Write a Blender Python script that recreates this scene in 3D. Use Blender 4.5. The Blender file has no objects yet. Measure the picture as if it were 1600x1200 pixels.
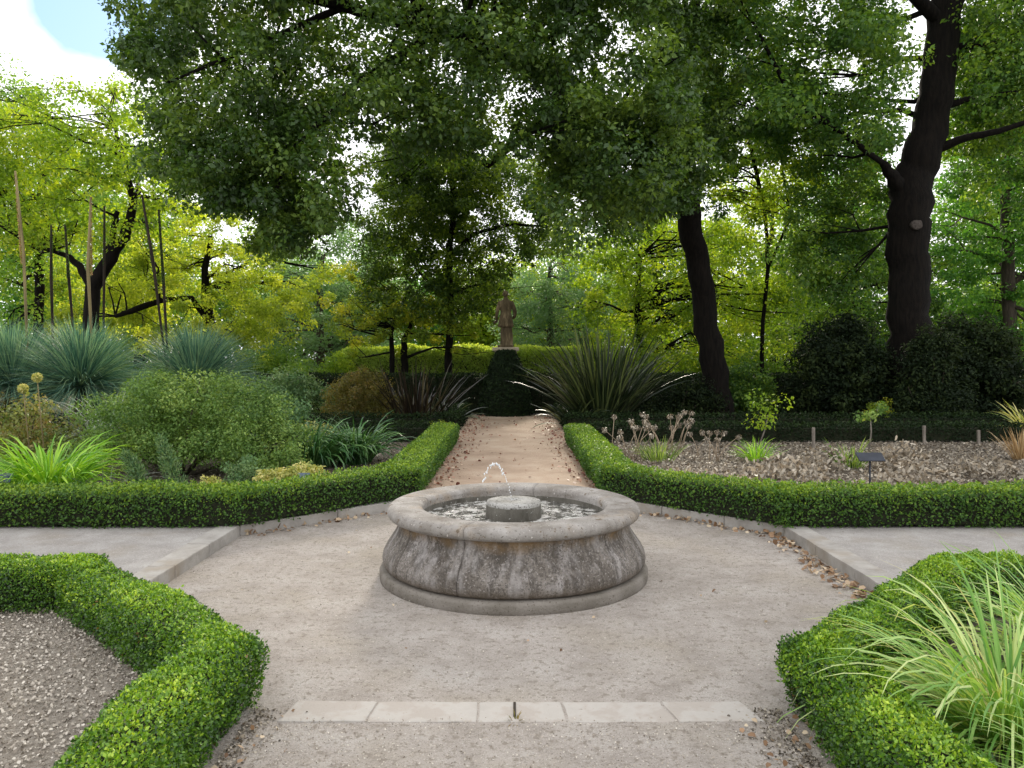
import bpy, bmesh, math, random
import numpy as np
from mathutils import Vector, noise as mnoise

# ------------------------------------------------------------------ camera, sky, sun, exposure
sc = bpy.context.scene
COL = sc.collection
CAMZ = 1.6
cam_data = bpy.data.cameras.new("camera")
cam_data.sensor_width = 36.0
cam_data.lens = 27.0
cam_data.shift_y = -0.025
cam_data.clip_start = 0.05
cam_data.clip_end = 1000.0
cam = bpy.data.objects.new("camera", cam_data)
cam.location = (0, 0, CAMZ)
cam.rotation_euler = (math.radians(90), 0, 0)
COL.objects.link(cam)
sc.camera = cam

SUN_EL, SUN_AZ = 25.0, 3.0
world = bpy.data.worlds.new("World")
sc.world = world
world.use_nodes = True
wt = world.node_tree
wt.nodes.clear()
def wn(t, **k):
    n = wt.nodes.new(t)
    for a, b in k.items():
        setattr(n, a, b)
    return n
w_out = wn('ShaderNodeOutputWorld')
w_bg = wn('ShaderNodeBackground')
w_bg.inputs['Strength'].default_value = 0.12
sky = wn('ShaderNodeTexSky', sky_type='NISHITA', sun_disc=False)
sky.sun_elevation = math.radians(SUN_EL)
sky.sun_rotation = math.radians(SUN_AZ)
sky.dust_density = 1.5
w_tc = wn('ShaderNodeTexCoord')
w_n = wn('ShaderNodeTexNoise'); w_n.inputs['Scale'].default_value = 3.0; w_n.inputs['Detail'].default_value = 6.0
w_dist = wn('ShaderNodeVectorMath', operation='DISTANCE')
w_dist.inputs[1].default_value = (-0.425, 0.81, 0.375)
w_mul = wn('ShaderNodeMath', operation='MULTIPLY_ADD')
w_mul.inputs[1].default_value = 0.30; 
w_ramp = wn('ShaderNodeMapRange')
w_ramp.inputs['From Min'].default_value = 0.205; w_ramp.inputs['From Max'].default_value = 0.24
w_mix = wn('ShaderNodeMixRGB')
w_mix.inputs['Color2'].default_value = (10.2, 10.3, 10.5, 1)
L = wt.links.new
L(w_tc.outputs['Generated'], w_n.inputs['Vector'])
L(w_tc.outputs['Generated'], w_dist.inputs[0])
L(w_n.outputs['Fac'], w_mul.inputs[0])
L(w_dist.outputs['Value'], w_mul.inputs[2])
L(w_mul.outputs[0], w_ramp.inputs['Value'])
L(w_ramp.outputs['Result'], w_mix.inputs['Fac'])
w_blue = wn('ShaderNodeMixRGB'); w_blue.inputs['Fac'].default_value = .65; w_blue.inputs['Color2'].default_value = (2.3, 4.3, 7.0, 1)
L(sky.outputs['Color'], w_blue.inputs['Color1']); L(w_blue.outputs['Color'], w_mix.inputs['Color1'])
L(w_mix.outputs['Color'], w_bg.inputs['Color'])
L(w_bg.outputs['Background'], w_out.inputs['Surface'])

sun_d = bpy.data.lights.new("sun", 'SUN')
sun_d.energy = 4.0
sun_d.angle = math.radians(10)
sun_d.color = (1.0, 0.90, 0.74)
sun = bpy.data.objects.new("sun", sun_d)
_e, _a = math.radians(SUN_EL), math.radians(SUN_AZ)
sdir = Vector((math.sin(_a) * math.cos(_e), math.cos(_a) * math.cos(_e), math.sin(_e)))
sun.rotation_euler = sdir.to_track_quat('Z', 'Y').to_euler()
sun.location = (3, 30, 25)
COL.objects.link(sun)

sc.view_settings.view_transform = 'Standard'
sc.view_settings.look = 'None'
sc.view_settings.gamma = 1.0
sc.view_settings.exposure = 0.68
sc.render.engine = 'CYCLES'
sc.cycles.max_bounces = 7
sc.cycles.diffuse_bounces = 4
sc.cycles.transmission_bounces = 5
sc.cycles.glossy_bounces = 2
sc.cycles.transparent_max_bounces = 8
sc.cycles.use_denoising = True
sc.cycles.sample_clamp_indirect = 6.0

rng = np.random.default_rng(7)
random.seed(7)
PI = math.pi

def W(px, py, D):
    """world point seen at pixel (px,py) of the 1600x1200 photo, D metres in front of the camera"""
    return np.array([(px - 800) * D / 1200.0, D, CAMZ - (py - 560) * D / 1200.0])

# ------------------------------------------------------------------ materials
def newmat(name):
    m = bpy.data.materials.new(name)
    m.use_nodes = True
    m.node_tree.nodes.clear()
    return m, m.node_tree

def N(nt, t, **k):
    n = nt.nodes.new(t)
    for a, b in k.items():
        if a in n.bl_rna.properties.keys():
            setattr(n, a, b)
        else:
            n.inputs[a].default_value = b
    return n

def ramp(nt, stops):
    r = nt.nodes.new('ShaderNodeValToRGB')
    e = r.color_ramp.elements
    while len(e) < len(stops):
        e.new(0.5)
    for el, (p, c) in zip(e, stops):
        el.position = p
        el.color = (c[0], c[1], c[2], 1)
    return r

def leafmat(name, stops, trans=0.4, tint=(1.5, 1.45, 0.55), rough=0.5, spec=0.3):
    m, nt = newmat(name)
    at = N(nt, 'ShaderNodeAttribute', attribute_name='v')
    r = ramp(nt, stops)
    nt.links.new(at.outputs['Fac'], r.inputs['Fac'])
    p = nt.nodes.new('ShaderNodeBsdfPrincipled')
    p.inputs['Roughness'].default_value = rough
    p.inputs['Specular IOR Level'].default_value = spec
    nt.links.new(r.outputs['Color'], p.inputs['Base Color'])
    mul = N(nt, 'ShaderNodeMixRGB', blend_type='MULTIPLY')
    mul.inputs['Fac'].default_value = 1.0
    mul.inputs['Color2'].default_value = (*tint, 1)
    nt.links.new(r.outputs['Color'], mul.inputs['Color1'])
    t = nt.nodes.new('ShaderNodeBsdfTranslucent')
    nt.links.new(mul.outputs['Color'], t.inputs['Color'])
    mx = nt.nodes.new('ShaderNodeMixShader')
    mx.inputs['Fac'].default_value = trans
    o = nt.nodes.new('ShaderNodeOutputMaterial')
    nt.links.new(p.outputs[0], mx.inputs[1])
    nt.links.new(t.outputs[0], mx.inputs[2])
    nt.links.new(mx.outputs[0], o.inputs['Surface'])
    return m

def surfmat(name, stops, scale=4.0, detail=8, rough=0.9, bump=0.3, bscale=40.0, speck=None, stretch=(1, 1, 1),
            speckscale=90.0, patch=None, relief=0):
    """noise-coloured rough surface; speck = (colour, threshold); patch = (colour, scale, lo, hi) stains"""
    m, nt = newmat(name)
    tc = nt.nodes.new('ShaderNodeTexCoord')
    mp = nt.nodes.new('ShaderNodeMapping')
    mp.inputs['Scale'].default_value = stretch
    nt.links.new(tc.outputs['Object'], mp.inputs['Vector'])
    n = N(nt, 'ShaderNodeTexNoise', Scale=scale, Detail=detail, Roughness=0.65)
    nt.links.new(mp.outputs[0], n.inputs['Vector'])
    r = ramp(nt, stops)
    nt.links.new(n.outputs['Fac'], r.inputs['Fac'])
    col = r.outputs['Color']
    if patch:
        n3 = N(nt, 'ShaderNodeTexNoise', Scale=patch[1], Detail=5.0, Roughness=0.6)
        nt.links.new(tc.outputs['Object'], n3.inputs['Vector'])
        mr = nt.nodes.new('ShaderNodeMapRange')
        mr.inputs['From Min'].default_value = patch[2]; mr.inputs['From Max'].default_value = patch[3]
        nt.links.new(n3.outputs['Fac'], mr.inputs['Value'])
        mxc = nt.nodes.new('ShaderNodeMixRGB')
        mxc.inputs['Color2'].default_value = (*patch[0], 1)
        nt.links.new(mr.outputs[0], mxc.inputs['Fac'])
        nt.links.new(col, mxc.inputs['Color1'])
        col = mxc.outputs['Color']
    if speck:
        for (sc_, th, wd, ss) in speck:
            v = N(nt, 'ShaderNodeTexNoise', Scale=ss, Detail=3.0, Roughness=0.7)
            nt.links.new(tc.outputs['Object'], v.inputs['Vector'])
            mr = nt.nodes.new('ShaderNodeMapRange')
            mr.inputs['From Min'].default_value = th; mr.inputs['From Max'].default_value = th + wd
            nt.links.new(v.outputs['Fac'], mr.inputs['Value'])
            mxc = nt.nodes.new('ShaderNodeMixRGB')
            mxc.inputs['Color2'].default_value = (*sc_, 1)
            nt.links.new(mr.outputs[0], mxc.inputs['Fac'])
            nt.links.new(col, mxc.inputs['Color1'])
            col = mxc.outputs['Color']
    p = nt.nodes.new('ShaderNodeBsdfPrincipled')
    p.inputs['Roughness'].default_value = rough
    p.inputs['Specular IOR Level'].default_value = 0.2
    nt.links.new(col, p.inputs['Base Color'])
    if bump:
        b = nt.nodes.new('ShaderNodeBump')
        b.inputs['Strength'].default_value = bump
        b.inputs['Distance'].default_value = 0.02
        n2 = N(nt, 'ShaderNodeTexNoise', Scale=bscale, Detail=6.0, Roughness=0.7)
        nt.links.new(mp.outputs[0], n2.inputs['Vector'])
        nt.links.new(n2.outputs['Fac'], b.inputs['Height'])
        last = b
        if relief:
            b2 = nt.nodes.new('ShaderNodeBump'); b2.inputs['Strength'].default_value = .5; b2.inputs['Distance'].default_value = .05
            n4 = N(nt, 'ShaderNodeTexNoise', Scale=relief, Detail=6.0, Roughness=0.65)
            nt.links.new(tc.outputs['Object'], n4.inputs['Vector']); nt.links.new(n4.outputs['Fac'], b2.inputs['Height'])
            nt.links.new(b.outputs[0], b2.inputs['Normal']); last = b2
        nt.links.new(last.outputs[0], p.inputs['Normal'])
    o = nt.nodes.new('ShaderNodeOutputMaterial')
    nt.links.new(p.outputs[0], o.inputs['Surface'])
    return m

M = {}
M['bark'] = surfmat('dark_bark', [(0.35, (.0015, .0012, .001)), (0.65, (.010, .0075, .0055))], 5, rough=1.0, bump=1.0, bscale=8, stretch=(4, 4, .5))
M['bark2'] = surfmat('grey_bark', [(0.3, (.03, .025, .02)), (0.7, (.10, .08, .06))], 5, bump=.9, bscale=12, stretch=(3, 3, .6))
M['scar'] = surfmat('cut_wood', [(0.35, (.025, .02, .017)), (0.65, (.09, .075, .065))], 30)
M['twig'] = surfmat('hedge_twigs', [(0.35, (.010, .014, .007)), (0.7, (.030, .032, .016))], 30, bump=1.0, bscale=60)
M['sand'] = surfmat('court_sand', [(0.28, (.235, .205, .18)), (0.5, (.335, .30, .27)), (0.72, (.40, .37, .34))], 3.5, detail=10, bump=.55, bscale=70,
                    speck=[((.20, .17, .14), .54, .12, 130), ((.50, .47, .43), .60, .08, 85), ((.10, .08, .06), .62, .04, 60), ((.22, .19, .16), .54, .10, 22)],
                    patch=((.31, .272, .225), 1.3, .50, .70), relief=7.0)
M['path'] = surfmat('side_path_sand', [(0.28, (.25, .23, .215)), (0.72, (.40, .38, .36))], 4, detail=10, bump=.6, bscale=70,
                    speck=[((.20, .17, .15), .56, .10, 110), ((.48, .45, .42), .60, .08, 75), ((.14, .11, .09), .67, .04, 40)], patch=((.28, .25, .215), 1.7, .50, .68), relief=7.0)
M['redpath'] = surfmat('reddish_path', [(0.25, (.25, .175, .125)), (0.5, (.36, .265, .195)), (0.75, (.44, .355, .275))], 1.6, detail=10, bump=.5, bscale=50,
                       speck=[((.16, .08, .05), .64, .06, 28)])
M['soil'] = surfmat('dry_mulch', [(0.3, (.06, .048, .036)), (0.55, (.14, .115, .09)), (0.75, (.25, .21, .175))], 14, detail=8, bump=1.0, bscale=60,
                    speck=[((.42, .35, .30), .63, .05, 60), ((.05, .035, .025), .66, .05, 45)])
M['gravel'] = surfmat('pale_gravel', [(0.3, (.20, .168, .135)), (0.5, (.31, .27, .225)), (0.75, (.42, .38, .33))], 40, detail=8, bump=1.0, bscale=110,
                      speck=[((.10, .07, .05), .62, .05, 60)])
M['floor'] = surfmat('woodland_floor', [(0.3, (.03, .03, .015)), (0.7, (.09, .085, .04))], 2, bump=.8, bscale=20)
M['kerb'] = surfmat('kerb_stone', [(0.25, (.22, .20, .18)), (0.55, (.33, .31, .285)), (0.8, (.40, .38, .35))], 5, detail=10, bump=.35, bscale=50,
                    speck=[((.16, .14, .11), .66, .06, 60)], patch=((.25, .21, .165), 2.3, .52, .72))
M['strip'] = surfmat('worn_stone', [(0.25, (.34, .315, .285)), (0.75, (.43, .40, .37))], 5, detail=10, bump=.25, bscale=50,
                     speck=[((.30, .26, .22), .64, .06, 40)], patch=((.34, .305, .272), 5.0, .46, .56))
M['statue'] = surfmat('weathered_stone', [(0.3, (.035, .026, .015)), (0.55, (.12, .092, .052)), (0.75, (.32, .25, .15))], 6, bump=.5, bscale=30, stretch=(1.5, 1.5, .4))
M['slab'] = surfmat('pale_slab', [(0.3, (.28, .23, .16)), (0.7, (.46, .40, .30))], 6)
M['black'] = surfmat('black_label', [(0.3, (.012, .014, .02)), (0.7, (.03, .035, .05))], 8, rough=.4, bump=0)
M['bluelabel'] = surfmat('slate_label', [(0.3, (.05, .07, .10)), (0.7, (.10, .13, .17))], 8, rough=.4, bump=0)
M['stake'] = surfmat('weathered_stake', [(0.3, (.10, .085, .07)), (0.7, (.24, .21, .18))], 12, stretch=(3, 3, .4))
M['stalk'] = surfmat('dead_stalk', [(0.3, (.09, .07, .035)), (0.7, (.26, .21, .10))], 3, stretch=(3, 3, .5))
M['stalk_dark'] = surfmat('dark_stalk', [(0.3, (.008, .006, .005)), (0.7, (.03, .022, .014))], 3, stretch=(3, 3, .5))
M['drystem'] = surfmat('dry_stem', [(0.3, (.20, .15, .10)), (0.7, (.42, .33, .24))], 9)

def stone_basin_mat():
    """weathered basin stone: vertical runs of pale lime, dark streaks stronger towards the top, dark lichen specks, ochre band under the rim"""
    m, nt = newmat('weathered_basin_stone')
    tc = nt.nodes.new('ShaderNodeTexCoord')
    sep = nt.nodes.new('ShaderNodeSeparateXYZ'); nt.links.new(tc.outputs['Object'], sep.inputs[0])
    def noise(sc_, stretch=(1, 1, 1), det=8, rg=.65):
        mp = nt.nodes.new('ShaderNodeMapping'); mp.inputs['Scale'].default_value = stretch
        nt.links.new(tc.outputs['Object'], mp.inputs['Vector'])
        n = N(nt, 'ShaderNodeTexNoise', Scale=sc_, Detail=det, Roughness=rg)
        nt.links.new(mp.outputs[0], n.inputs['Vector']); return n.outputs['Fac']
    def mr(src, a, b, c=0., d=1.):
        n = nt.nodes.new('ShaderNodeMapRange')
        for k, v in zip(('From Min', 'From Max', 'To Min', 'To Max'), (a, b, c, d)): n.inputs[k].default_value = v
        nt.links.new(src, n.inputs['Value']); return n.outputs[0]
    def mix(f, a, b, mode='MIX'):
        n = N(nt, 'ShaderNodeMixRGB', blend_type=mode)
        if isinstance(f, float): n.inputs['Fac'].default_value = f
        else: nt.links.new(f, n.inputs['Fac'])
        for s, x in (('Color1', a), ('Color2', b)):
            if isinstance(x, tuple): n.inputs[s].default_value = (*x, 1)
            else: nt.links.new(x, n.inputs[s])
        return n.outputs['Color']
    def math2(op, a, b):
        n = N(nt, 'ShaderNodeMath', operation=op)
        for i, x in enumerate((a, b)):
            if isinstance(x, float): n.inputs[i].default_value = x
            else: nt.links.new(x, n.inputs[i])
        return n.outputs[0]
    r = ramp(nt, [(0.3, (.07, .058, .048)), (0.5, (.15, .13, .112)), (0.7, (.25, .225, .205))])
    nt.links.new(noise(3.5, det=10), r.inputs['Fac'])
    streak = noise(9.0, (1, 1, .13), 5)
    base = mix(mr(streak, .52, .66, 0, .7), r.outputs['Color'], (.34, .315, .305))
    dark = noise(11.0, (1, 1, .16), 6)
    darkf = math2('MULTIPLY', mr(dark, .50, .60), mr(sep.outputs['Z'], .10, .40, .25, 1.0))  # dark streaks grow stronger towards the top of the wall
    base = mix(darkf, base, (.065, .055, .045))
    base = mix(mr(noise(75, det=4), .50, .58, 0, .75), base, (.06, .052, .045))
    base = mix(mr(noise(8, (1, 1, .22), 7), .50, .64, 0, .6), base, (.31, .29, .28))
    base = mix(mr(noise(13, (1, 1, .10), 5), .53, .62, 0, .6), base, (.055, .047, .04))
    base = mix(mr(noise(60, det=3), .58, .66, 0, .5), base, (.40, .37, .35))
    n_b = noise(4.0)
    zz = math2('ADD', sep.outputs['Z'], math2('MULTIPLY', n_b, .10))
    band = math2('MULTIPLY', mr(zz, .40, .46, 0, .75), mr(zz, .51, .49))
    base = mix(math2('MULTIPLY', band, mr(noise(6, det=6), .38, .58)), base, (.20, .125, .055))
    low = mr(zz, .20, .12)
    base = mix(math2('MULTIPLY', low, .65), base, (.15, .115, .08))
    p = nt.nodes.new('ShaderNodeBsdfPrincipled'); p.inputs['Roughness'].default_value = .85
    p.inputs['Specular IOR Level'].default_value = .25
    nt.links.new(base, p.inputs['Base Color'])
    b = nt.nodes.new('ShaderNodeBump'); b.inputs['Strength'].default_value = .8; b.inputs['Distance'].default_value = .012
    nt.links.new(noise(45, det=8), b.inputs['Height']); nt.links.new(b.outputs[0], p.inputs['Normal'])
    o = nt.nodes.new('ShaderNodeOutputMaterial'); nt.links.new(p.outputs[0], o.inputs['Surface'])
    return m
M['basin'] = stone_basin_mat()
M['rim'] = surfmat('rim_stone', [(0.30, (.14, .12, .10)), (0.5, (.25, .23, .21)), (0.72, (.37, .35, .33))], 4, detail=10, bump=.5, bscale=45,
                   speck=[((.10, .085, .07), .60, .06, 70), ((.62, .58, .55), .66, .05, 50), ((.14, .11, .08), .62, .06, 14)],
                   patch=((.27, .215, .16), 3.5, .54, .72))
M['plinth'] = surfmat('plinth_stone', [(0.28, (.12, .105, .085)), (0.75, (.26, .235, .21))], 5, detail=10, bump=.6, bscale=45,
                      speck=[((.08, .065, .05), .60, .06, 70)])
M['spout'] = surfmat('spout_stone', [(0.3, (.22, .21, .19)), (0.7, (.40, .39, .37))], 8, detail=10, bump=.5, bscale=45,
                     speck=[((.06, .055, .045), .56, .06, 55)])
M['spout_side'] = surfmat('dark_spout_side', [(0.3, (.05, .045, .035)), (0.7, (.14, .13, .11))], 10, detail=10, bump=.6, bscale=45, rough=.5,
                          speck=[((.55, .55, .52), .66, .05, 38)], stretch=(1, 1, .4))
M['mortar'] = surfmat('dark_mortar', [(0.3, (.02, .017, .014)), (0.7, (.05, .04, .03))], 20)

def water_mat():
    m, nt = newmat('rippled_water')
    tc = nt.nodes.new('ShaderNodeTexCoord')
    n = N(nt, 'ShaderNodeTexNoise', Scale=30.0, Detail=4.0, Roughness=0.7)
    nt.links.new(tc.outputs['Object'], n.inputs['Vector'])
    b = nt.nodes.new('ShaderNodeBump'); b.inputs['Strength'].default_value = 1.0; b.inputs['Distance'].default_value = .05
    nt.links.new(n.outputs['Fac'], b.inputs['Height'])
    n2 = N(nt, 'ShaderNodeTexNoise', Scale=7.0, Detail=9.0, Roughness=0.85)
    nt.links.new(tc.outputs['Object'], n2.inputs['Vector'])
    r = ramp(nt, [(.46, (.030, .026, .018)), (.50, (.16, .15, .12)), (.54, (.80, .78, .74))])  # white patches paint the glitter of the pool into its base colour
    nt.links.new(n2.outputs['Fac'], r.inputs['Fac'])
    p = nt.nodes.new('ShaderNodeBsdfPrincipled')
    p.inputs['Roughness'].default_value = .03
    p.inputs['IOR'].default_value = 1.5
    p.inputs['Specular IOR Level'].default_value = 1.0
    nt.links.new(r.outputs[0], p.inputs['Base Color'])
    nt.links.new(b.outputs[0], p.inputs['Normal'])
    o = nt.nodes.new('ShaderNodeOutputMaterial'); nt.links.new(p.outputs[0], o.inputs['Surface'])
    return m
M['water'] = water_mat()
def drop_mat():
    m, nt = newmat('water_drops')
    p = nt.nodes.new('ShaderNodeBsdfPrincipled')
    p.inputs['Base Color'].default_value = (.92, .94, .96, 1); p.inputs['Roughness'].default_value = .1
    p.inputs['Transmission Weight'].default_value = .35; p.inputs['IOR'].default_value = 1.33
    o = nt.nodes.new('ShaderNodeOutputMaterial'); nt.links.new(p.outputs[0], o.inputs['Surface'])
    return m
M['drops'] = drop_mat()

G = lambda *c: [(i / (len(c) - 1), k) for i, k in enumerate(c)]
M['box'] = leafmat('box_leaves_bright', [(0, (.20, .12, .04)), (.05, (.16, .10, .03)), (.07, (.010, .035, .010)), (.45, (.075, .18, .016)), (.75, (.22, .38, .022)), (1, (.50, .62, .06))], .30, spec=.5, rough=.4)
M['boxmid'] = leafmat('box_leaves', G((.018, .05, .014), (.075, .165, .024), (.30, .42, .04)), .30)
M['boxdark'] = leafmat('box_leaves_shaded', G((.004, .009, .003), (.010, .022, .007), (.03, .055, .014)), .15, spec=.15, rough=.7)  # near-black copy of the box leaves, with shade put into the colour
M['boxyellow'] = leafmat('sunlit_hedge_leaves', G((.16, .26, .05), (.36, .48, .09), (.66, .72, .18)), .45)  # sunlight painted into the leaf colour, as trees block the sun here
M['oak'] = leafmat('oak_leaves', G((.016, .042, .009), (.055, .115, .020), (.18, .27, .04)), .40, spec=.5)
M['oak_r'] = leafmat('broad_tree_leaves', G((.025, .065, .018), (.07, .155, .03), (.22, .33, .04)), .45)
M['yellowgreen'] = leafmat('yellow_green_leaves', G((.07, .15, .02), (.21, .33, .03), (.48, .54, .05)), .54)
M['midgreen'] = leafmat('mid_green_leaves', G((.05, .12, .025), (.13, .25, .04), (.28, .38, .05)), .5)
M['yellow'] = leafmat('golden_leaves', G((.11, .19, .035), (.33, .42, .05), (.66, .68, .11)), .54)
M['palegreen'] = leafmat('grey_green_leaves', G((.08, .16, .07), (.16, .27, .12), (.28, .38, .17)), .45, tint=(1.2, 1.3, .8))
M['lush'] = leafmat('lush_leaves', G((.04, .12, .03), (.08, .22, .04), (.18, .34, .05)), .48)
M['darkmix'] = leafmat('olive_leaves', G((.018, .042, .012), (.07, .13, .022), (.24, .33, .03)), .45)
M['gold_small'] = leafmat('gold_tipped_leaves', G((.07, .13, .02), (.24, .32, .03), (.52, .46, .05)), .5)
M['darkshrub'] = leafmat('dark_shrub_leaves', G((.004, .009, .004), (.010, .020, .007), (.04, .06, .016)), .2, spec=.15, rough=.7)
M['shrub'] = leafmat('shrub_leaves', G((.035, .085, .02), (.13, .23, .05), (.36, .46, .13)), .35)
M['redshrub'] = leafmat('reddish_shrub_leaves', G((.06, .12, .03), (.18, .21, .06), (.34, .22, .10)), .35)
M['brownshrub'] = leafmat('brown_green_leaves', G((.05, .055, .012), (.14, .13, .025), (.24, .16, .06)), .4)
M['bluegrass'] = leafmat('blue_green_spikes', G((.02, .07, .055), (.09, .20, .155), (.30, .42, .24)), .3, tint=(1.2, 1.3, .8), spec=.4)
M['greygrass'] = leafmat('grey_blades', G((.12, .15, .12), (.24, .28, .23), (.40, .42, .36)), .25, tint=(1.1, 1.15, .8))
M['bronze'] = leafmat('bronze_blades', G((.008, .006, .005), (.022, .014, .010), (.08, .065, .035)), .2, spec=.5, rough=.35)
M['darkblade'] = leafmat('dark_sword_leaves', G((.006, .012, .005), (.018, .033, .012), (.12, .15, .055)), .2, spec=.6, rough=.35)
M['lily'] = leafmat('bright_strap_leaves', G((.09, .24, .02), (.20, .42, .03), (.38, .58, .06)), .35, spec=.4)
M['agap'] = leafmat('deep_green_straps', G((.02, .075, .022), (.05, .14, .035), (.14, .26, .08)), .25, spec=.6, rough=.35)
M['palegrass'] = leafmat('pale_grass_blades', G((.11, .26, .05), (.28, .46, .12), (.64, .70, .34)), .4, spec=.35)
M['cream'] = leafmat('cream_variegated', G((.16, .24, .05), (.48, .46, .16), (.70, .62, .30)), .35)
M['rosemary'] = leafmat('fine_grey_green', G((.05, .12, .05), (.12, .22, .09), (.24, .33, .14)), .3)
M['dry'] = leafmat('dry_leaves', G((.05, .042, .032), (.19, .165, .13), (.50, .45, .37)), .25, tint=(1.2, 1.0, .8))
M['drygold'] = leafmat('straw', G((.25, .16, .07), (.42, .29, .14), (.55, .42, .24)), .25, tint=(1.2, 1.0, .8))
M['fallen'] = leafmat('fallen_leaves', G((.13, .07, .035), (.34, .21, .12), (.60, .50, .36)), .15, tint=(1.2, 1.0, .8))
M['redfallen'] = leafmat('reddish_fallen_leaves', G((.12, .04, .03), (.32, .15, .10), (.50, .36, .26)), .15, tint=(1.2, 1.0, .8))
M['chips'] = leafmat('gravel_chips', G((.16, .13, .10), (.36, .315, .26), (.55, .50, .43)), 0.02, tint=(1, 1, 1))

# ------------------------------------------------------------------ object helpers
def tag(o, label=None, cat=None, group=None, kind=None):
    if label: o['label'] = label
    if cat: o['category'] = cat
    if group: o['group'] = group
    if kind: o['kind'] = kind
    return o

def empty(name, loc, label=None, cat=None, group=None):
    o = bpy.data.objects.new(name, None)
    o.empty_display_size = .1
    o.location = loc
    COL.objects.link(o)
    return tag(o, label, cat, group)

def link(name, me, mats, parent=None, loc=None):
    if not isinstance(mats, (list, tuple)): mats = [mats]
    for m in mats: me.materials.append(m)
    o = bpy.data.objects.new(name, me)
    COL.objects.link(o)
    if parent is not None:
        # meshes are written in world coordinates; keep them there under a moved parent
        o.parent = parent
        o.location = -Vector(parent.location)
    if loc is not None: o.location = loc
    return o

def raw_mesh(name, verts, faces_flat, starts, v=None):
    me = bpy.data.meshes.new(name)
    me.vertices.add(len(verts))
    me.vertices.foreach_set('co', np.ascontiguousarray(verts, dtype=np.float32).ravel())
    me.loops.add(len(faces_flat))
    me.loops.foreach_set('vertex_index', np.ascontiguousarray(faces_flat, dtype=np.int32))
    me.polygons.add(len(starts))
    me.polygons.foreach_set('loop_start', np.ascontiguousarray(starts, dtype=np.int32))
    if v is not None:
        a = me.attributes.new('v', 'FLOAT', 'FACE')
        a.data.foreach_set('value', np.ascontiguousarray(v, dtype=np.float32))
    me.update(calc_edges=True)
    return me

def unit(a):
    return a / np.maximum(np.linalg.norm(a, axis=-1, keepdims=True), 1e-9)

def leaves_mesh(name, P, Nn, T, Ln, Wd, v, fold=.18, blunt=False):
    """one kite (or blunt hexagon) per leaf: P foot points, Nn normals, T axes"""
    n = len(P)
    Nn = unit(Nn); T = unit(T - Nn * np.sum(T * Nn, 1, keepdims=True)); B = np.cross(Nn, T)
    Ln = np.broadcast_to(Ln, (n,))[:, None]; Wd = np.broadcast_to(Wd, (n,))[:, None]
    if not blunt:
        V = np.empty((n, 4, 3))
        V[:, 0] = P
        V[:, 1] = P + T * Ln * .45 + B * Wd * .5 + Nn * Wd * fold
        V[:, 2] = P + T * Ln
        V[:, 3] = P + T * Ln * .45 - B * Wd * .5 + Nn * Wd * fold
        k = 4
    else:
        V = np.empty((n, 6, 3))
        V[:, 0] = P
        V[:, 1] = P + T * Ln * .28 + B * Wd * .42 + Nn * Wd * fold
        V[:, 2] = P + T * Ln * .74 + B * Wd * .5 + Nn * Wd * fold * .6
        V[:, 3] = P + T * Ln
        V[:, 4] = P + T * Ln * .68 - B * Wd * .5 + Nn * Wd * fold * .6
        V[:, 5] = P + T * Ln * .25 - B * Wd * .36 + Nn * Wd * fold
        k = 6
    return raw_mesh(name, V.reshape(-1, 3), np.arange(n * k), np.arange(n) * k, v)

def sph(n):
    return unit(rng.normal(size=(n, 3)))

def clump_leaves(C, R, npc, size, aspect=.6, flat=.7, up=.5, vspread=.55, droop=.35):
    """points, normals, axes, sizes and tone for leaves gathered in clumps round centres C"""
    m = len(C)
    R = np.broadcast_to(R, (m,))
    idx = np.repeat(np.arange(m), npc)
    n = len(idx)
    d = sph(n)
    rad = R[idx] * (.35 + .65 * rng.random(n) ** .6)
    off = d * rad[:, None]
    off[:, 2] *= flat
    P = C[idx] + off
    Nn = d * .7 + rng.normal(size=(n, 3)) * .55
    Nn[:, 2] += up
    T = rng.normal(size=(n, 3)) + d * .6
    T[:, 2] -= droop
    vc = rng.random(m)
    v = np.clip(vspread * vc[idx] + (1 - vspread) * rng.random(n), 0, 1)
    Ln = size * (.5 + 1.0 * rng.random(n) ** 1.3)
    return P, Nn, T, Ln, Ln * aspect, v

def inpoly(px, py, poly):
    poly = np.array(poly, float)
    x1, y1 = poly[:, 0], poly[:, 1]
    x2, y2 = np.roll(x1, -1), np.roll(y1, -1)
    px = px[:, None]; py = py[:, None]
    c = ((y1 > py) != (y2 > py)) & (px < (x2 - x1) * (py - y1) / (y2 - y1 + 1e-12) + x1)
    return (c.sum(1) % 2) == 1

def fill(poly, D0, D1, n, holes=()):
    """n crown points in the part of space bounded by an outline and two distances"""
    p = np.array(poly, float)
    out = []
    tot = 0
    while tot < n:
        k = n * 3
        x = rng.uniform(p[:, 0].min(), p[:, 0].max(), k)
        y = rng.uniform(p[:, 1].min(), p[:, 1].max(), k)
        ok = inpoly(x, y, poly)
        for (hx, hy, hr) in holes:
            ok &= ((x - hx) ** 2 + (y - hy) ** 2) > hr ** 2
        x, y = x[ok], y[ok]
        D = rng.uniform(D0, D1, len(x))
        x = x + rng.normal(size=len(x)) * 12; y = y + rng.normal(size=len(x)) * 12
        out.append(np.stack([(x - 800) * D / 1200, D, CAMZ - (y - 560) * D / 1200], 1))
        tot += len(x)
    return np.concatenate(out)[:n]

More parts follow.
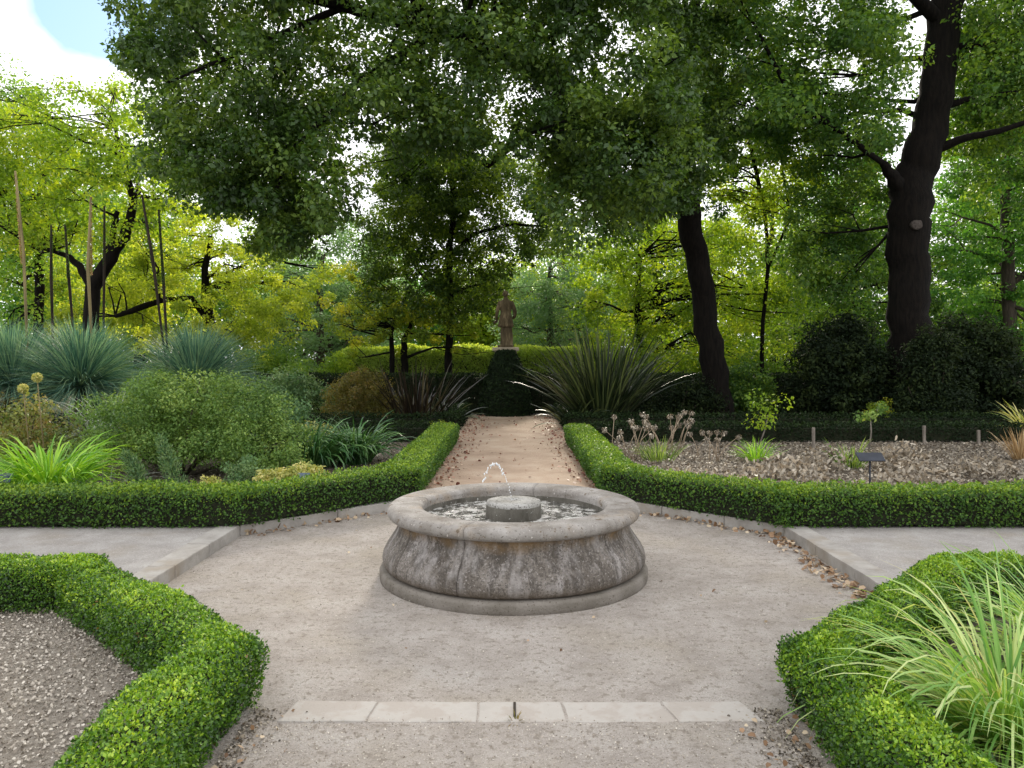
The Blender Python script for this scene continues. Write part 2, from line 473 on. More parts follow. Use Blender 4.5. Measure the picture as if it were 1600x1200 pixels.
class MB:
    """collects tubes, boxes and lathes into one mesh"""
    def __init__(s): s.v = []; s.f = []; s.n = 0
    def add(s, vs, fs):
        s.v.extend([tuple(q) for q in vs]); s.f.extend([tuple(i + s.n for i in f) for f in fs]); s.n += len(vs)
    def tube(s, pts, rad, sides=8, cap=True, wob=0.0):
        pts = [Vector(p) for p in pts]; n = len(pts)
        if isinstance(rad, (int, float)): rad = [rad] * n
        vs = []; ref = None
        for i, p in enumerate(pts):
            t = (pts[min(i + 1, n - 1)] - pts[max(i - 1, 0)]).normalized()
            if ref is None: ref = t.orthogonal().normalized()
            ref = (ref - t * ref.dot(t)).normalized(); b = t.cross(ref)
            for k in range(sides):
                a = 2 * PI * k / sides
                q = rad[i]
                if wob: q *= 1 + wob * mnoise.noise(Vector((math.cos(a) * 1.3 + p.x, math.sin(a) * 1.3 + p.y, p.z * .9)))
                vs.append(p + (ref * math.cos(a) + b * math.sin(a)) * q)
        fs = [(i * sides + k, i * sides + (k + 1) % sides, (i + 1) * sides + (k + 1) % sides, (i + 1) * sides + k) for i in range(n - 1) for k in range(sides)]
        if cap: fs += [tuple(range(sides))[::-1], tuple((n - 1) * sides + k for k in range(sides))]
        s.add(vs, fs)
    def box(s, x0, x1, y0, y1, z0, z1):
        s.add([(x, y, z) for z in (z0, z1) for y in (y0, y1) for x in (x0, x1)],
              [(0, 2, 3, 1), (4, 5, 7, 6), (0, 1, 5, 4), (2, 6, 7, 3), (0, 4, 6, 2), (1, 3, 7, 5)])
    def prism(s, poly, z0, z1):
        n = len(poly)
        s.add([(x, y, z0) for x, y in poly] + [(x, y, z1) for x, y in poly],
              [tuple(range(n))[::-1], tuple(range(n, 2 * n))] + [(i, (i + 1) % n, n + (i + 1) % n, n + i) for i in range(n)])
    def lathe(s, prof, c, seg=96, a0=0., a1=2 * PI, wob=0.):
        full = abs(a1 - a0 - 2 * PI) < 1e-6
        m = seg if full else seg + 1; k = len(prof); vs = []
        for i in range(m):
            a = a0 + (a1 - a0) * i / seg
            for r, z in prof:
                q = r * (1 + wob * mnoise.noise(Vector((math.cos(a) * 2.2, math.sin(a) * 2.2, z * 4))))
                vs.append((c[0] + q * math.cos(a), c[1] + q * math.sin(a), c[2] + z))
        fs = []
        for i in range(seg):
            j = (i + 1) % m
            for t in range(k - 1): fs.append((i * k + t, j * k + t, j * k + t + 1, i * k + t + 1))
        if not full: fs += [tuple(range(k)), tuple((m - 1) * k + t for t in range(k))[::-1]]
        s.add(vs, fs)
    def build(s, name, mat, parent=None, smooth=True, bevel=0):
        me = bpy.data.meshes.new(name); me.from_pydata(s.v, [], s.f)
        bm = bmesh.new(); bm.from_mesh(me)
        bmesh.ops.recalc_face_normals(bm, faces=bm.faces)
        if bevel: bmesh.ops.bevel(bm, geom=bm.edges[:], offset=bevel, segments=2, affect='EDGES', profile=.6)
        bm.to_mesh(me); bm.free()
        me.polygons.foreach_set('use_smooth', [smooth] * len(me.polygons))
        return link(name, me, mat, parent)

def rough_edges(bm, amp=.006, sc_=6.):
    for v in bm.verts:
        v.co += Vector(mnoise.noise_vector(v.co * sc_)) * amp

# ------------------------------------------------------------------ setting: ground, court, paths, soil
def sheet(name, poly, z, mat, side=0.0, kind='structure', sub=0, amp=0.0):
    bm = bmesh.new()
    vs = [bm.verts.new((x, y, z)) for x, y in poly]
    bm.faces.new(vs)
    if sub:
        bmesh.ops.triangulate(bm, faces=bm.faces[:])
        bmesh.ops.subdivide_edges(bm, edges=bm.edges[:], cuts=sub, use_grid_fill=True)
        for v in bm.verts:
            v.co.z += amp * mnoise.noise(v.co * 1.7) + amp * .5 * mnoise.noise(v.co * 6)
    me = bpy.data.meshes.new(name); bm.to_mesh(me); bm.free()
    return tag(link(name, me, mat), kind=kind)

sheet('ground', [(-220, -60), (220, -60), (220, 320), (-220, 320)], -.03, M['floor'])
sheet('court', [(-2.55, 3.5), (2.55, 3.5), (2.55, 8.4), (-2.55, 8.4)], 0.0, M['sand'])
sheet('front_path', [(-1.5, -8), (1.5, -8), (1.5, 3.5), (-1.5, 3.5)], 0.0, M['sand'])
ZP = .085
sheet('path', [(-40, 4.9), (-2.6, 4.9), (-2.6, 6.98), (-1.2, 8.34), (1.2, 8.34), (2.6, 6.98), (2.6, 4.9), (40, 4.9), (40, 60), (-40, 60)], ZP, M['path'])
sheet('back_path', [(-1.25, 8.5), (1.25, 8.5), (1.25, 20.6), (-1.25, 20.6)], ZP + .005, M['redpath'])
sheet('soil_left_rear', [(-16, 7.0), (-2.5, 7.0), (-1.25, 8.35), (-1.25, 13.8), (-16, 13.8)], ZP + .012, M['soil'])
sheet('soil_right_rear', [(16, 7.0), (2.5, 7.0), (1.25, 8.35), (1.25, 13.8), (16, 13.8)], ZP + .012, M['soil'])
sheet('soil_left_far', [(-16, 16.0), (-1.25, 16.0), (-1.25, 20.9), (-16, 20.9)], ZP + .012, M['soil'])
sheet('soil_right_far', [(16, 16.0), (1.25, 16.0), (1.25, 20.9), (16, 20.9)], ZP + .012, M['soil'])
sheet('woodland_floor', [(-40, 21), (40, 21), (40, 60), (-40, 60)], ZP + .02, M['floor'])
sheet('soil_left_front', [(-16, -6), (-1.38, -6), (-1.38, 3.45), (-2.75, 4.77), (-16, 4.77)], .045, M['gravel'])
sheet('soil_right_front', [(16, -6), (1.42, -6), (1.42, 3.45), (2.75, 4.72), (16, 4.72)], .045, M['soil'])

# loose chips on the two soils nearest the camera, fallen leaves
def scatter(name, pts, size, mat, label, cat, n_up=.8, kind='stuff', asp=.8, fold=.3):
    n = len(pts)
    Nn = rng.normal(size=(n, 3)) * .5; Nn[:, 2] += n_up
    T = rng.normal(size=(n, 3))
    Ln = size * (.5 + .9 * rng.random(n))
    me = leaves_mesh(name, pts, Nn, T, Ln, Ln * asp, rng.random(n), fold=fold, blunt=True)
    return tag(link(name, me, mat), label, cat, kind=kind)

def rect_pts(n, x0, x1, y0, y1, z):
    return np.stack([rng.uniform(x0, x1, n), rng.uniform(y0, y1, n), np.full(n, z) + rng.random(n) * .012], 1)

g = rect_pts(60000, -6.5, -1.3, 1.4, 4.9, .047)
g = g[(g[:, 0] + 1.3) * -.98 > (g[:, 1] - 3.3) * 1.0]
scatter('gravel', g, .014, M['chips'], 'pale pinkish gravel chips filling the bed inside the near left box hedge', 'gravel')
def mulch_pts(n, sx):
    p = rect_pts(n, 1.4, 12, 7.2, 13.7, ZP + .014); p[:, 0] *= sx
    return p[(np.abs(p[:, 0]) - 1.3) > (8.6 - p[:, 1])]
scatter('mulch', mulch_pts(38000, 1), .034, M['dry'], 'dry leaf mulch and twigs covering the open bed at right', 'mulch')
scatter('mulch', mulch_pts(16000, -1), .032, M['dry'], 'dry leaf mulch between the plants of the bed at left', 'mulch')
# fallen leaves: along the kerbs and path sides
def along(p0, p1, n, spread, z):
    t = rng.random(n)[:, None]
    P = np.array(p0) * (1 - t) + np.array(p1) * t
    q = np.array([p1[1] - p0[1], p0[0] - p1[0]], float); q /= np.linalg.norm(q)
    P = P + q * (np.abs(rng.normal(size=(n, 1))) * spread)
    return np.concatenate([P, np.full((n, 1), z) + rng.random((n, 1)) * .012], 1)
scatter('fallen_leaves', np.concatenate([along((2.40, 4.85), (2.40, 6.9), 260, .10, .004) * [-1, 1, 1] * [-1, 1, 1] - [0, 0, 0]]) * [1, 1, 1] - [.0, 0, 0],
        .06, M['fallen'], 'dry tan leaves gathered along the right kerb of the court', 'fallen leaves') if False else None
R1 = along((2.42, 6.9), (2.42, 4.8), 230, .09, .004); R1[:, 0] = 2.42 - np.abs(R1[:, 0] - 2.42)
R2 = along((1.2, 8.1), (2.42, 6.95), 110, .07, .004); dd = R2[:, :2] - np.array([1.2, 8.1]); 
R2[:, :2] = np.where(((R2[:, 0] - 1.2) * 1.15 + (R2[:, 1] - 8.1) * 1.22 > 0)[:, None], R2[:, :2] - 2 * ((dd @ np.array([.686, .728]))[:, None]) * np.array([.686, .728]), R2[:, :2])
scatter('fallen_leaves', np.concatenate([R1, R2]), .042, M['fallen'], 'pale tan leaves drifted against the kerb on the right side of the court', 'fallen leaves')
L2 = R2[:60].copy(); L2[:, 0] *= -1
scatter('fallen_leaves', L2, .05, M['fallen'], 'few brown leaves lying below the kerb left of the fountain', 'fallen leaves')
BP = np.concatenate([np.stack([np.sign(rng.random(900) - .5) * (1.02 - np.abs(rng.normal(size=900)) * .20), rng.uniform(8.7, 20.3, 900), np.full(900, ZP + .01)], 1),
                     rect_pts(90, -1., 1., 9, 20, ZP + .01)])
scatter('fallen_leaves', BP, .045, M['redfallen'], 'reddish brown leaves strewn along both sides of the straight rear path', 'fallen leaves')
FP = np.concatenate([rect_pts(60, .95, 1.3, 2.2, 3.4, .004), rect_pts(40, -1.2, -.9, 2.2, 3.5, .004), rect_pts(25, -2, 2, 3.8, 8, .004)])
scatter('fallen_leaves', FP, .028, M['fallen'], 'scattered leaf crumbs on the pale sand at the foot of the near hedges', 'fallen leaves')
CR = np.concatenate([np.stack([-1.17 + np.abs(rng.normal(size=1500)) * .06, rng.uniform(1.8, 3.5, 1500), np.full(1500, .003)], 1),
                     np.stack([1.22 - np.abs(rng.normal(size=2200)) * .09, rng.uniform(1.8, 3.5, 2200), np.full(2200, .003)], 1)])
scatter('litter', CR, .012, M['dry'], 'brown crumbs of leaf litter and soil along the feet of the near hedges', 'leaf litter')
scatter('pebbles', np.concatenate([rect_pts(9000, -2.4, 2.4, 3.6, 8, .001), rect_pts(6000, -1.2, 1.3, 2.2, 3.4, .001)]), .007, M['chips'],
        'tiny loose grit scattered over the sand of the court', 'grit')

# ------------------------------------------------------------------ kerbs
def kerb(a_in, b_in, a_out, b_out, n, z0, z1, label, mat, gap=.006, mat_jit=0):
    a_in, b_in, a_out, b_out = map(np.array, (a_in, b_in, a_out, b_out))
    c = (a_in + b_in) / 2
    t = empty('stone_kerb', (c[0], c[1], 0), label, 'kerb', 'kerbs round the fountain court')
    ed = [0] + sorted(list((np.arange(1, n) + rng.uniform(-.15, .15, n - 1)) / n)) + [1]
    Ltot = np.linalg.norm(b_in - a_in)
    for i in range(n):
        s, e = ed[i] + gap / Ltot / 2, ed[i + 1] - gap / Ltot / 2
        q = [a_in + (b_in - a_in) * s, a_in + (b_in - a_in) * e, a_out + (b_out - a_out) * e, a_out + (b_out - a_out) * s]
        dz = random.uniform(-.003, .003)
        mb = MB(); mb.prism([tuple(p) for p in q], z0, z1 + dz)
        o = mb.build('kerb_stone', mat, t, smooth=False, bevel=.008)
        bm = bmesh.new(); bm.from_mesh(o.data)
        bmesh.ops.subdivide_edges(bm, edges=[e_ for e_ in bm.edges if e_.calc_length() > .15], cuts=5, use_grid_fill=True)
        rough_edges(bm, .004, 9.)
        bm.to_mesh(o.data); bm.free()
    return t
KI = [(-1.0, 3.575), (-2.45, 4.85), (-2.45, 6.92), (-1.15, 8.15), (1.15, 8.15), (2.45, 6.92), (2.45, 4.85), (1.06, 3.575)]
KO = [(-1.04, 3.375), (-2.64, 4.76), (-2.64, 7.0), (-1.23, 8.36), (1.23, 8.36), (2.64, 7.0), (2.64, 4.76), (1.12, 3.375)]
ZK = .098
kerb(KI[1], KI[2], KO[1], KO[2], 3, -.03, ZK, 'straight pale kerb along the left edge of the court, beside the left path', M['kerb'])
kerb(KI[2], KI[3], KO[2], KO[3], 2, -.03, ZK, 'slanting kerb below the box hedge, behind and left of the fountain', M['kerb'])
kerb(KI[3], KI[4], KO[3], KO[4], 2, -.03, ZK, 'kerb directly behind the fountain, crossing the start of the rear path', M['kerb'])
kerb(KI[4], KI[5], KO[4], KO[5], 3, -.03, ZK, 'slanting kerb below the box hedge, behind and right of the fountain', M['kerb'])
kerb(KI[5], KI[6], KO[5], KO[6], 3, -.03, ZK, 'straight pale kerb with leaves against it, beside the right path', M['kerb'])
0 and kerb(KI[0], KI[1], KO[0], KO[1], 2, -.05, .012, 'sunken slanting kerb under the near left box hedge', M['kerb'])
0 and kerb(KI[6], KI[7], KO[6], KO[7], 2, -.05, .012, 'sunken slanting kerb under the near right box hedge', M['kerb'])
fk = kerb(KI[7], KI[0], KO[7], KO[0], 5, -.05, .004, 'flush worn stone strip across the sand in front of the fountain', M['strip'])

# ------------------------------------------------------------------ fountain
FC = (0.012, 5.76, 0.0)
ft = empty('fountain', FC, 'round weathered stone fountain basin with a bulging base in the middle of the court', 'fountain')
mb = MB()
mb.lathe([(0.80, -.03), (.985, -.03), (.992, .02), (.992, .055), (.984, .072), (.965, .078), (.80, .078)], FC, 128, wob=.004)
mb.build('plinth', M['plinth'], ft)
prof = [(.80, .076), (.920, .076), (.950, .092), (.968, .115), (.974, .145), (.967, .185), (.946, .23), (.916, .275), (.884, .325), (.864, .367), (.856, .395), (.862, .42), (.872, .437), (.80, .440)]
ang = [0.35, 1.5, 2.6, 3.75, 4.33, 5.5, 0.35 + 2 * PI]
for i in range(6):
    mb = MB(); mb.lathe(prof, FC, 30, ang[i] + .0035, ang[i + 1] - .0035, wob=.010)
    mb.build('basin_wall', M['basin'], ft)
mb = MB(); mb.lathe([(.74, .05), (.82, .05), (.82, .44), (.74, .44), (.74, .05)], FC, 96)
mb.build('basin_core', M['mortar'], ft)
rp = [(.70, .30), (.69, .40)]
for k in range(7):   # inner lip rounds to the top, outer lip is a bold roll
    a = PI - k * PI / 12
    rp.append((.715 + .035 * math.cos(a), .487 + .035 * math.sin(a)))
rp += [(.80, .526), (.86, .526)]
for k in range(11):
    a = PI / 2 - k * PI / 10
    rp.append((.888 + .050 * math.cos(a), .480 + .046 * math.sin(a)))
rp += [(.84, .434), (.80, .441)]
angr = [0.9, 1.32, 2.9, 4.36, 5.9, 0.9 + 2 * PI]
for i in range(5):
    mb = MB(); mb.lathe(rp, FC, 40, angr[i] + .0025, angr[i + 1] - .0025, wob=.005)
    mb.build('rim', M['rim'], ft)
mb = MB(); mb.lathe([(.684, .30), (.684, .45), (.689, .478), (.700, .478), (.700, .30)], FC, 96, wob=.003); mb.build('inner_wall', M['spout_side'], ft)  # inner wall below the rim, in the dark stone of the spout sides
mb = MB()
sp = [(0.0, .30), (.205, .30), (.212, .40), (.207, .50), (.200, .512)]
mb.lathe(sp, FC, 48, wob=.02)
ss = mb.build('spout_stone', M['spout_side'], ft)
mb = MB(); mb.lathe([(.203, .505), (.204, .520), (.198, .536), (.03, .540), (.028, .52), (.0, .52)], FC, 48, wob=.012)
mb.build('spout_cap', M['spout'], ss); 
for o in bpy.data.objects:
    if o.name == 'spout_cap': o.location = (0, 0, 0)
# water
bm = bmesh.new()
bmesh.ops.create_circle(bm, cap_ends=True, segments=64, radius=.71)
me = bpy.data.meshes.new('water'); bm.to_mesh(me); bm.free()
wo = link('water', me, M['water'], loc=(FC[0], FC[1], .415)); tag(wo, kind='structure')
# water jet: arc of drops
mb = bmesh.new()
p0 = W(798, 772, 5.76); 
def jet(t):
    x = -.055 * t * 4.2
    z = .54 + 0.27 * (1 - ((t - .55) / .55) ** 2)
    return Vector((FC[0] - .012 + x - 0.0, FC[1] - .02 * t, z))
for k in range(46):
    t = (k / 45) ** .9 * .93
    c = jet(t) + Vector((random.gauss(0, .004), random.gauss(0, .004), random.gauss(0, .004)))
    r = random.uniform(.0035, .0075) if k > 10 else .004
    mm = bmesh.ops.create_icosphere(mb, subdivisions=1, radius=r)
    for v in mm['verts']:
        v.co.z *= random.uniform(1.2, 1.9)
        v.co += c
me = bpy.data.meshes.new('water_jet'); mb.to_mesh(me); mb.free()
tag(link('water_jet', me, M['drops']), 'thin arc of water drops rising from the centre stone of the fountain', 'water jet')

# ------------------------------------------------------------------ hedges
def polyline_dist(P, line):
    d = np.full(len(P), 1e9)
    for a, b in zip(line[:-1], line[1:]):
        a = np.array(a); b = np.array(b); ab = b - a
        t = np.clip(((P - a) @ ab) / (ab @ ab), 0, 1)
        d = np.minimum(d, np.linalg.norm(P - (a + t[:, None] * ab), axis=1))
    return d

def lump(x, y, z, s=1.0):
    return (np.sin(x * 3.1 * s + 1.3 * np.sin(y * 2.3 * s)) * .5 + np.sin(y * 4.3 * s + z * 5 + 1.7 * np.sin(x * 1.9 * s)) * .35 + np.sin((x + y) * 7.7 * s + z * 9) * .25)

def hedge(label, line, w, z0, z1, leaf, dens, mat, group, amp=.025, sprig=.03, skip=(), name='box_hedge', cat='hedge', rnd=.07, gapf=0.0):
    """clipped hedge following a ground line: dark twiggy core under a skin of small leaves.
    skip: (x0,x1,y0,y1,factor) regions thinned to factor"""
    hw = w / 2
    c0 = np.mean(np.array(line), 0)
    root = empty(name, (c0[0], c0[1], z0), label, cat, group)
    P = []; Nn = []
    for a, b in zip(line[:-1], line[1:]):
        a = np.array(a, float); b = np.array(b, float); Ls = np.linalg.norm(b - a); d = (b - a) / Ls; q = np.array([-d[1], d[0]])
        nt_ = int(dens * Ls * w * 1.1)
        t = rng.uniform(-hw, Ls + hw, nt_); s = rng.uniform(-hw, hw, nt_)
        P.append(np.column_stack([a + d * t[:, None] + q * s[:, None], np.full(nt_, z1)])); Nn.append(np.tile([0, 0, 1.], (nt_, 1)))
        for sg in (-1, 1):
            ns = int(dens * Ls * (z1 - z0))
            t = rng.uniform(-hw, Ls + hw, ns); z = z0 + (z1 - z0) * rng.random(ns) ** .85
            P.append(np.column_stack([a + d * t[:, None] + q * hw * sg, z])); Nn.append(np.tile([q[0] * sg, q[1] * sg, .15], (ns, 1)))
    for p, s_ in ((line[0], -1), (line[-1], 1)):
        a, b = (np.array(line[0]), np.array(line[1])) if s_ < 0 else (np.array(line[-2]), np.array(line[-1]))
        d = (b - a) / np.linalg.norm(b - a); q = np.array([-d[1], d[0]])
        ns = int(dens * w * (z1 - z0)); s = rng.uniform(-hw, hw, ns)
        P.append(np.column_stack([np.array(p) + d * s_ * hw + q * s[:, None], rng.uniform(z0, z1, ns)])); Nn.append(np.tile([d[0] * s_, d[1] * s_, 0.], (ns, 1)))
    P = np.concatenate(P); Nn = np.concatenate(Nn)
    dd = polyline_dist(P[:, :2], line)
    top = Nn[:, 2] > .9
    keep = np.where(top, dd < hw * 1.06, (dd > hw - .015) & (dd < hw * 1.2))
    P, Nn, dd, top = P[keep], Nn[keep], dd[keep], top[keep]
    e = np.clip((dd - (hw - rnd)) / rnd, 0, 1)
    P[top, 2] -= (rnd * (1 - np.sqrt(np.clip(1 - e[top] ** 2, 0, 1))))
    zt = np.clip((P[:, 2] - (z1 - rnd)) / rnd, 0, 1)
    sd = ~top
    inset = rnd * (1 - np.sqrt(np.clip(1 - zt ** 2, 0, 1))) * .8
    P[sd] -= Nn[sd] * [1, 1, 0] * inset[sd, None]
    lm = lump(P[:, 0], P[:, 1], P[:, 2], 1.0)
    low = np.clip((P[:, 2] - z0) / (z1 - z0), 0, 1)
    dep = rng.random(len(P)) ** 1.5 * leaf * 3.2
    tuf = np.sin(P[:, 0] * 41 + 2 * np.sin(P[:, 1] * 17 + P[:, 2] * 13)) * np.sin(P[:, 1] * 37 + 2 * np.sin(P[:, 2] * 23 + P[:, 0] * 11)) + .6 * np.sin(P[:, 2] * 47 + 2 * np.sin(P[:, 0] * 29 - P[:, 1] * 19))
    P = P + Nn * (lm * amp - dep + .5 * leaf + tuf * min(.016, leaf * .75))[:, None]
    P[sd] -= Nn[sd] * [1, 1, 0] * ((1 - low[sd]) ** 2 * .05)[:, None]
    spr = rng.random(len(P)) < .10
    cl = (np.sin(P[:, 0] * 23) * np.sin(P[:, 1] * 29) > .2)
    P[spr & top & cl, 2] += rng.random((spr & top & cl).sum()) ** 2 * sprig
    for (x0, x1, y0, y1, f) in skip:
        ins = (P[:, 0] > x0) & (P[:, 0] < x1) & (P[:, 1] > y0) & (P[:, 1] < y1) & (P[:, 2] < z1 - .06)
        kk = ~ins | (rng.random(len(P)) < f)
        P, Nn, top = P[kk], Nn[kk], top[kk]
    n = len(P)
    Nl = Nn * .6 + rng.normal(size=(n, 3)) * .75; Nl[:, 2] += .25
    T = Nn * .8 + rng.normal(size=(n, 3)) * .7; T[:, 2] += .35
    Ln = leaf * (.6 + .8 * rng.random(n))
    patch = .5 + .5 * lump(P[:, 0] * 2.3 + 5, P[:, 1] * 2.3, P[:, 2] * 3, 1.0)
    v = np.clip(.50 * rng.random(n) + .18 * patch + .30 * top + .10 * (rng.random(n) > .03) - .08, 0, 1)  # top leaves lighter: new growth, with skylight on them put into the tone
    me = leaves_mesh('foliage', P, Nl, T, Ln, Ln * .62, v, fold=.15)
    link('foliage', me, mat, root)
    # core
    ins = max(.055 if leaf < .03 else .08, rnd * .62)
    mb = MB()
    pl = [np.array(p, float) for p in line]; off = []
    for i, p in enumerate(pl):
        d1 = unit(pl[i] - pl[i - 1]) if i > 0 else unit(pl[1] - pl[0])
        d2 = unit(pl[i + 1] - pl[i]) if i < len(pl) - 1 else d1
        q1 = np.array([-d1[1], d1[0]]); q2 = np.array([-d2[1], d2[0]])
        mt = unit(q1 + q2); off.append(mt / max(mt @ q1, .3))
    h_ = hw - ins
    pl[0] = pl[0] - unit(pl[1] - pl[0]) * (hw - ins); pl[-1] = pl[-1] + unit(pl[-1] - pl[-2]) * (hw - ins)
    A = [tuple(p + o * h_) for p, o in zip(pl, off)]; B = [tuple(p - o * h_) for p, o in zip(pl, off)]
    for i in range(len(pl) - 1):
        mb.prism([A[i], B[i], B[i + 1], A[i + 1]], z0 + .03, z1 - ins)
    mb.build('twig_core', M['twig'], root, smooth=False)
    return root
    mb = MB()
    k = 0
    for a, b in zip(line[:-1], line[1:]):
        a = np.array(a, float); b = np.array(b, float); Ls = np.linalg.norm(b - a)
        for _ in range(int(Ls * 5)):
            p = a + (b - a) * random.random() + rng.uniform(-hw * .8, hw * .8, 2)
            mb.tube([(p[0], p[1], z0 - .03), (p[0] + random.gauss(0, .02), p[1] + random.gauss(0, .02), z0 + .5 * (z1 - z0))], [.009, .005], 5)
    mb.build('stems', M['bark2'], root)
    return root

near = 'low box hedges round the near flower beds'
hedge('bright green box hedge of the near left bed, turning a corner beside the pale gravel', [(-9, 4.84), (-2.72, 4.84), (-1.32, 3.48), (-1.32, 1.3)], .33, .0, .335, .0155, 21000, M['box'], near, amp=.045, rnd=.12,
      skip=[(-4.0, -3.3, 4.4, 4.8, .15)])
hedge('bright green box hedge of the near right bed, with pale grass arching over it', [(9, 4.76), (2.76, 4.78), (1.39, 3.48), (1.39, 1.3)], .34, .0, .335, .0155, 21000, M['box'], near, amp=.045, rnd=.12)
rear = 'low box hedges round the beds behind the fountain'
hedge('long box hedge left of the fountain, bordering the planted rear bed', [(-13, 7.03), (-2.52, 7.03), (-1.19, 8.42), (-1.19, 13.7)], .45, ZP, .415, .026, 5600, M['boxmid'], rear, amp=.02,
      skip=[(-2.75, -2.35, 6.6, 7.2, .5)])
hedge('long box hedge right of the fountain, bordering the mulched rear bed', [(13, 7.03), (2.52, 7.03), (1.17, 8.42), (1.17, 13.7)], .45, ZP, .415, .026, 5600, M['boxmid'], rear, amp=.02)
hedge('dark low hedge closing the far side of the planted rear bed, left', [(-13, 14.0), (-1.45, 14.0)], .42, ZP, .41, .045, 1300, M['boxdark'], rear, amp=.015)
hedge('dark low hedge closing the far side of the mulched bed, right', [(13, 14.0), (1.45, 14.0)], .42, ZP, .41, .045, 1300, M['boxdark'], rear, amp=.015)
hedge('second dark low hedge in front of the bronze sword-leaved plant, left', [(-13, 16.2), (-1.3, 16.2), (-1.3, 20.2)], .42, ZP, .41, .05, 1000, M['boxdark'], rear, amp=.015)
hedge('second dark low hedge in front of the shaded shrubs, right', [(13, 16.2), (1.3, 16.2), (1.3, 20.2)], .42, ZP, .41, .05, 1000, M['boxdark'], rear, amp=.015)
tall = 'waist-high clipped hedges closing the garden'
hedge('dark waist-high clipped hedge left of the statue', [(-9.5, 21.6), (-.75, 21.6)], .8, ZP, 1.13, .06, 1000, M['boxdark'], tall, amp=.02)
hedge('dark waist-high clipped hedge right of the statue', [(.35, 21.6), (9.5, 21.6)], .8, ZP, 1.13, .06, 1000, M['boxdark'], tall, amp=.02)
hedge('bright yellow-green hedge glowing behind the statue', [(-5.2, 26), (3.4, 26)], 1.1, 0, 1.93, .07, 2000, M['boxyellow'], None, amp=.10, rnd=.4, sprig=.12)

# ------------------------------------------------------------------ statue on its overgrown pedestal
SX, SY = -.17, 21.0
pd = empty('pedestal', (SX, SY, ZP), 'square stone pedestal under the statue, hidden by a dark clipped mound', 'pedestal')
mb = MB(); mb.box(SX - .30, SX + .30, SY - .28, SY + .30, ZP - .05, 1.80); mb.build('block', M['slab'], pd, smooth=False, bevel=.01)
mb = MB(); mb.box(SX - .36, SX + .36, SY - .34, SY + .36, 1.802, 1.90); mb.build('cornice', M['slab'], pd, smooth=False, bevel=.02)
# mound
prof = [(.0, 1.80), (.22, 1.79), (.30, 1.62), (.40, 1.42), (.48, 1.20), (.56, .95), (.64, .65), (.70, .3), (.72, .1)]
root = empty('topiary_mound', (SX, SY - .5, ZP), 'dark cone-shaped clipped mound at the end of the path, below the statue', 'topiary')
mb = MB(); mb.lathe([(r * .9, z - .04) for r, z in prof], (SX, SY - .42, 0), 40, wob=.05); mb.build('twig_core', M['twig'], root)
n = 9000
zz = rng.uniform(.1, 1.8, n); rr = np.interp(zz, [p[1] for p in prof][::-1], [p[0] for p in prof][::-1]); aa = rng.uniform(0, 2 * PI, n)
Nn = np.stack([np.cos(aa), np.sin(aa), np.full(n, .35)], 1)
P = np.stack([SX + rr * np.cos(aa), SY - .42 + rr * np.sin(aa), zz], 1) + Nn * rng.normal(size=(n, 1)) * .02
link('foliage', leaves_mesh('foliage', P, Nn + rng.normal(size=(n, 3)) * .5, rng.normal(size=(n, 3)), .07, .045, rng.random(n) * .8), M['boxdark'], root)

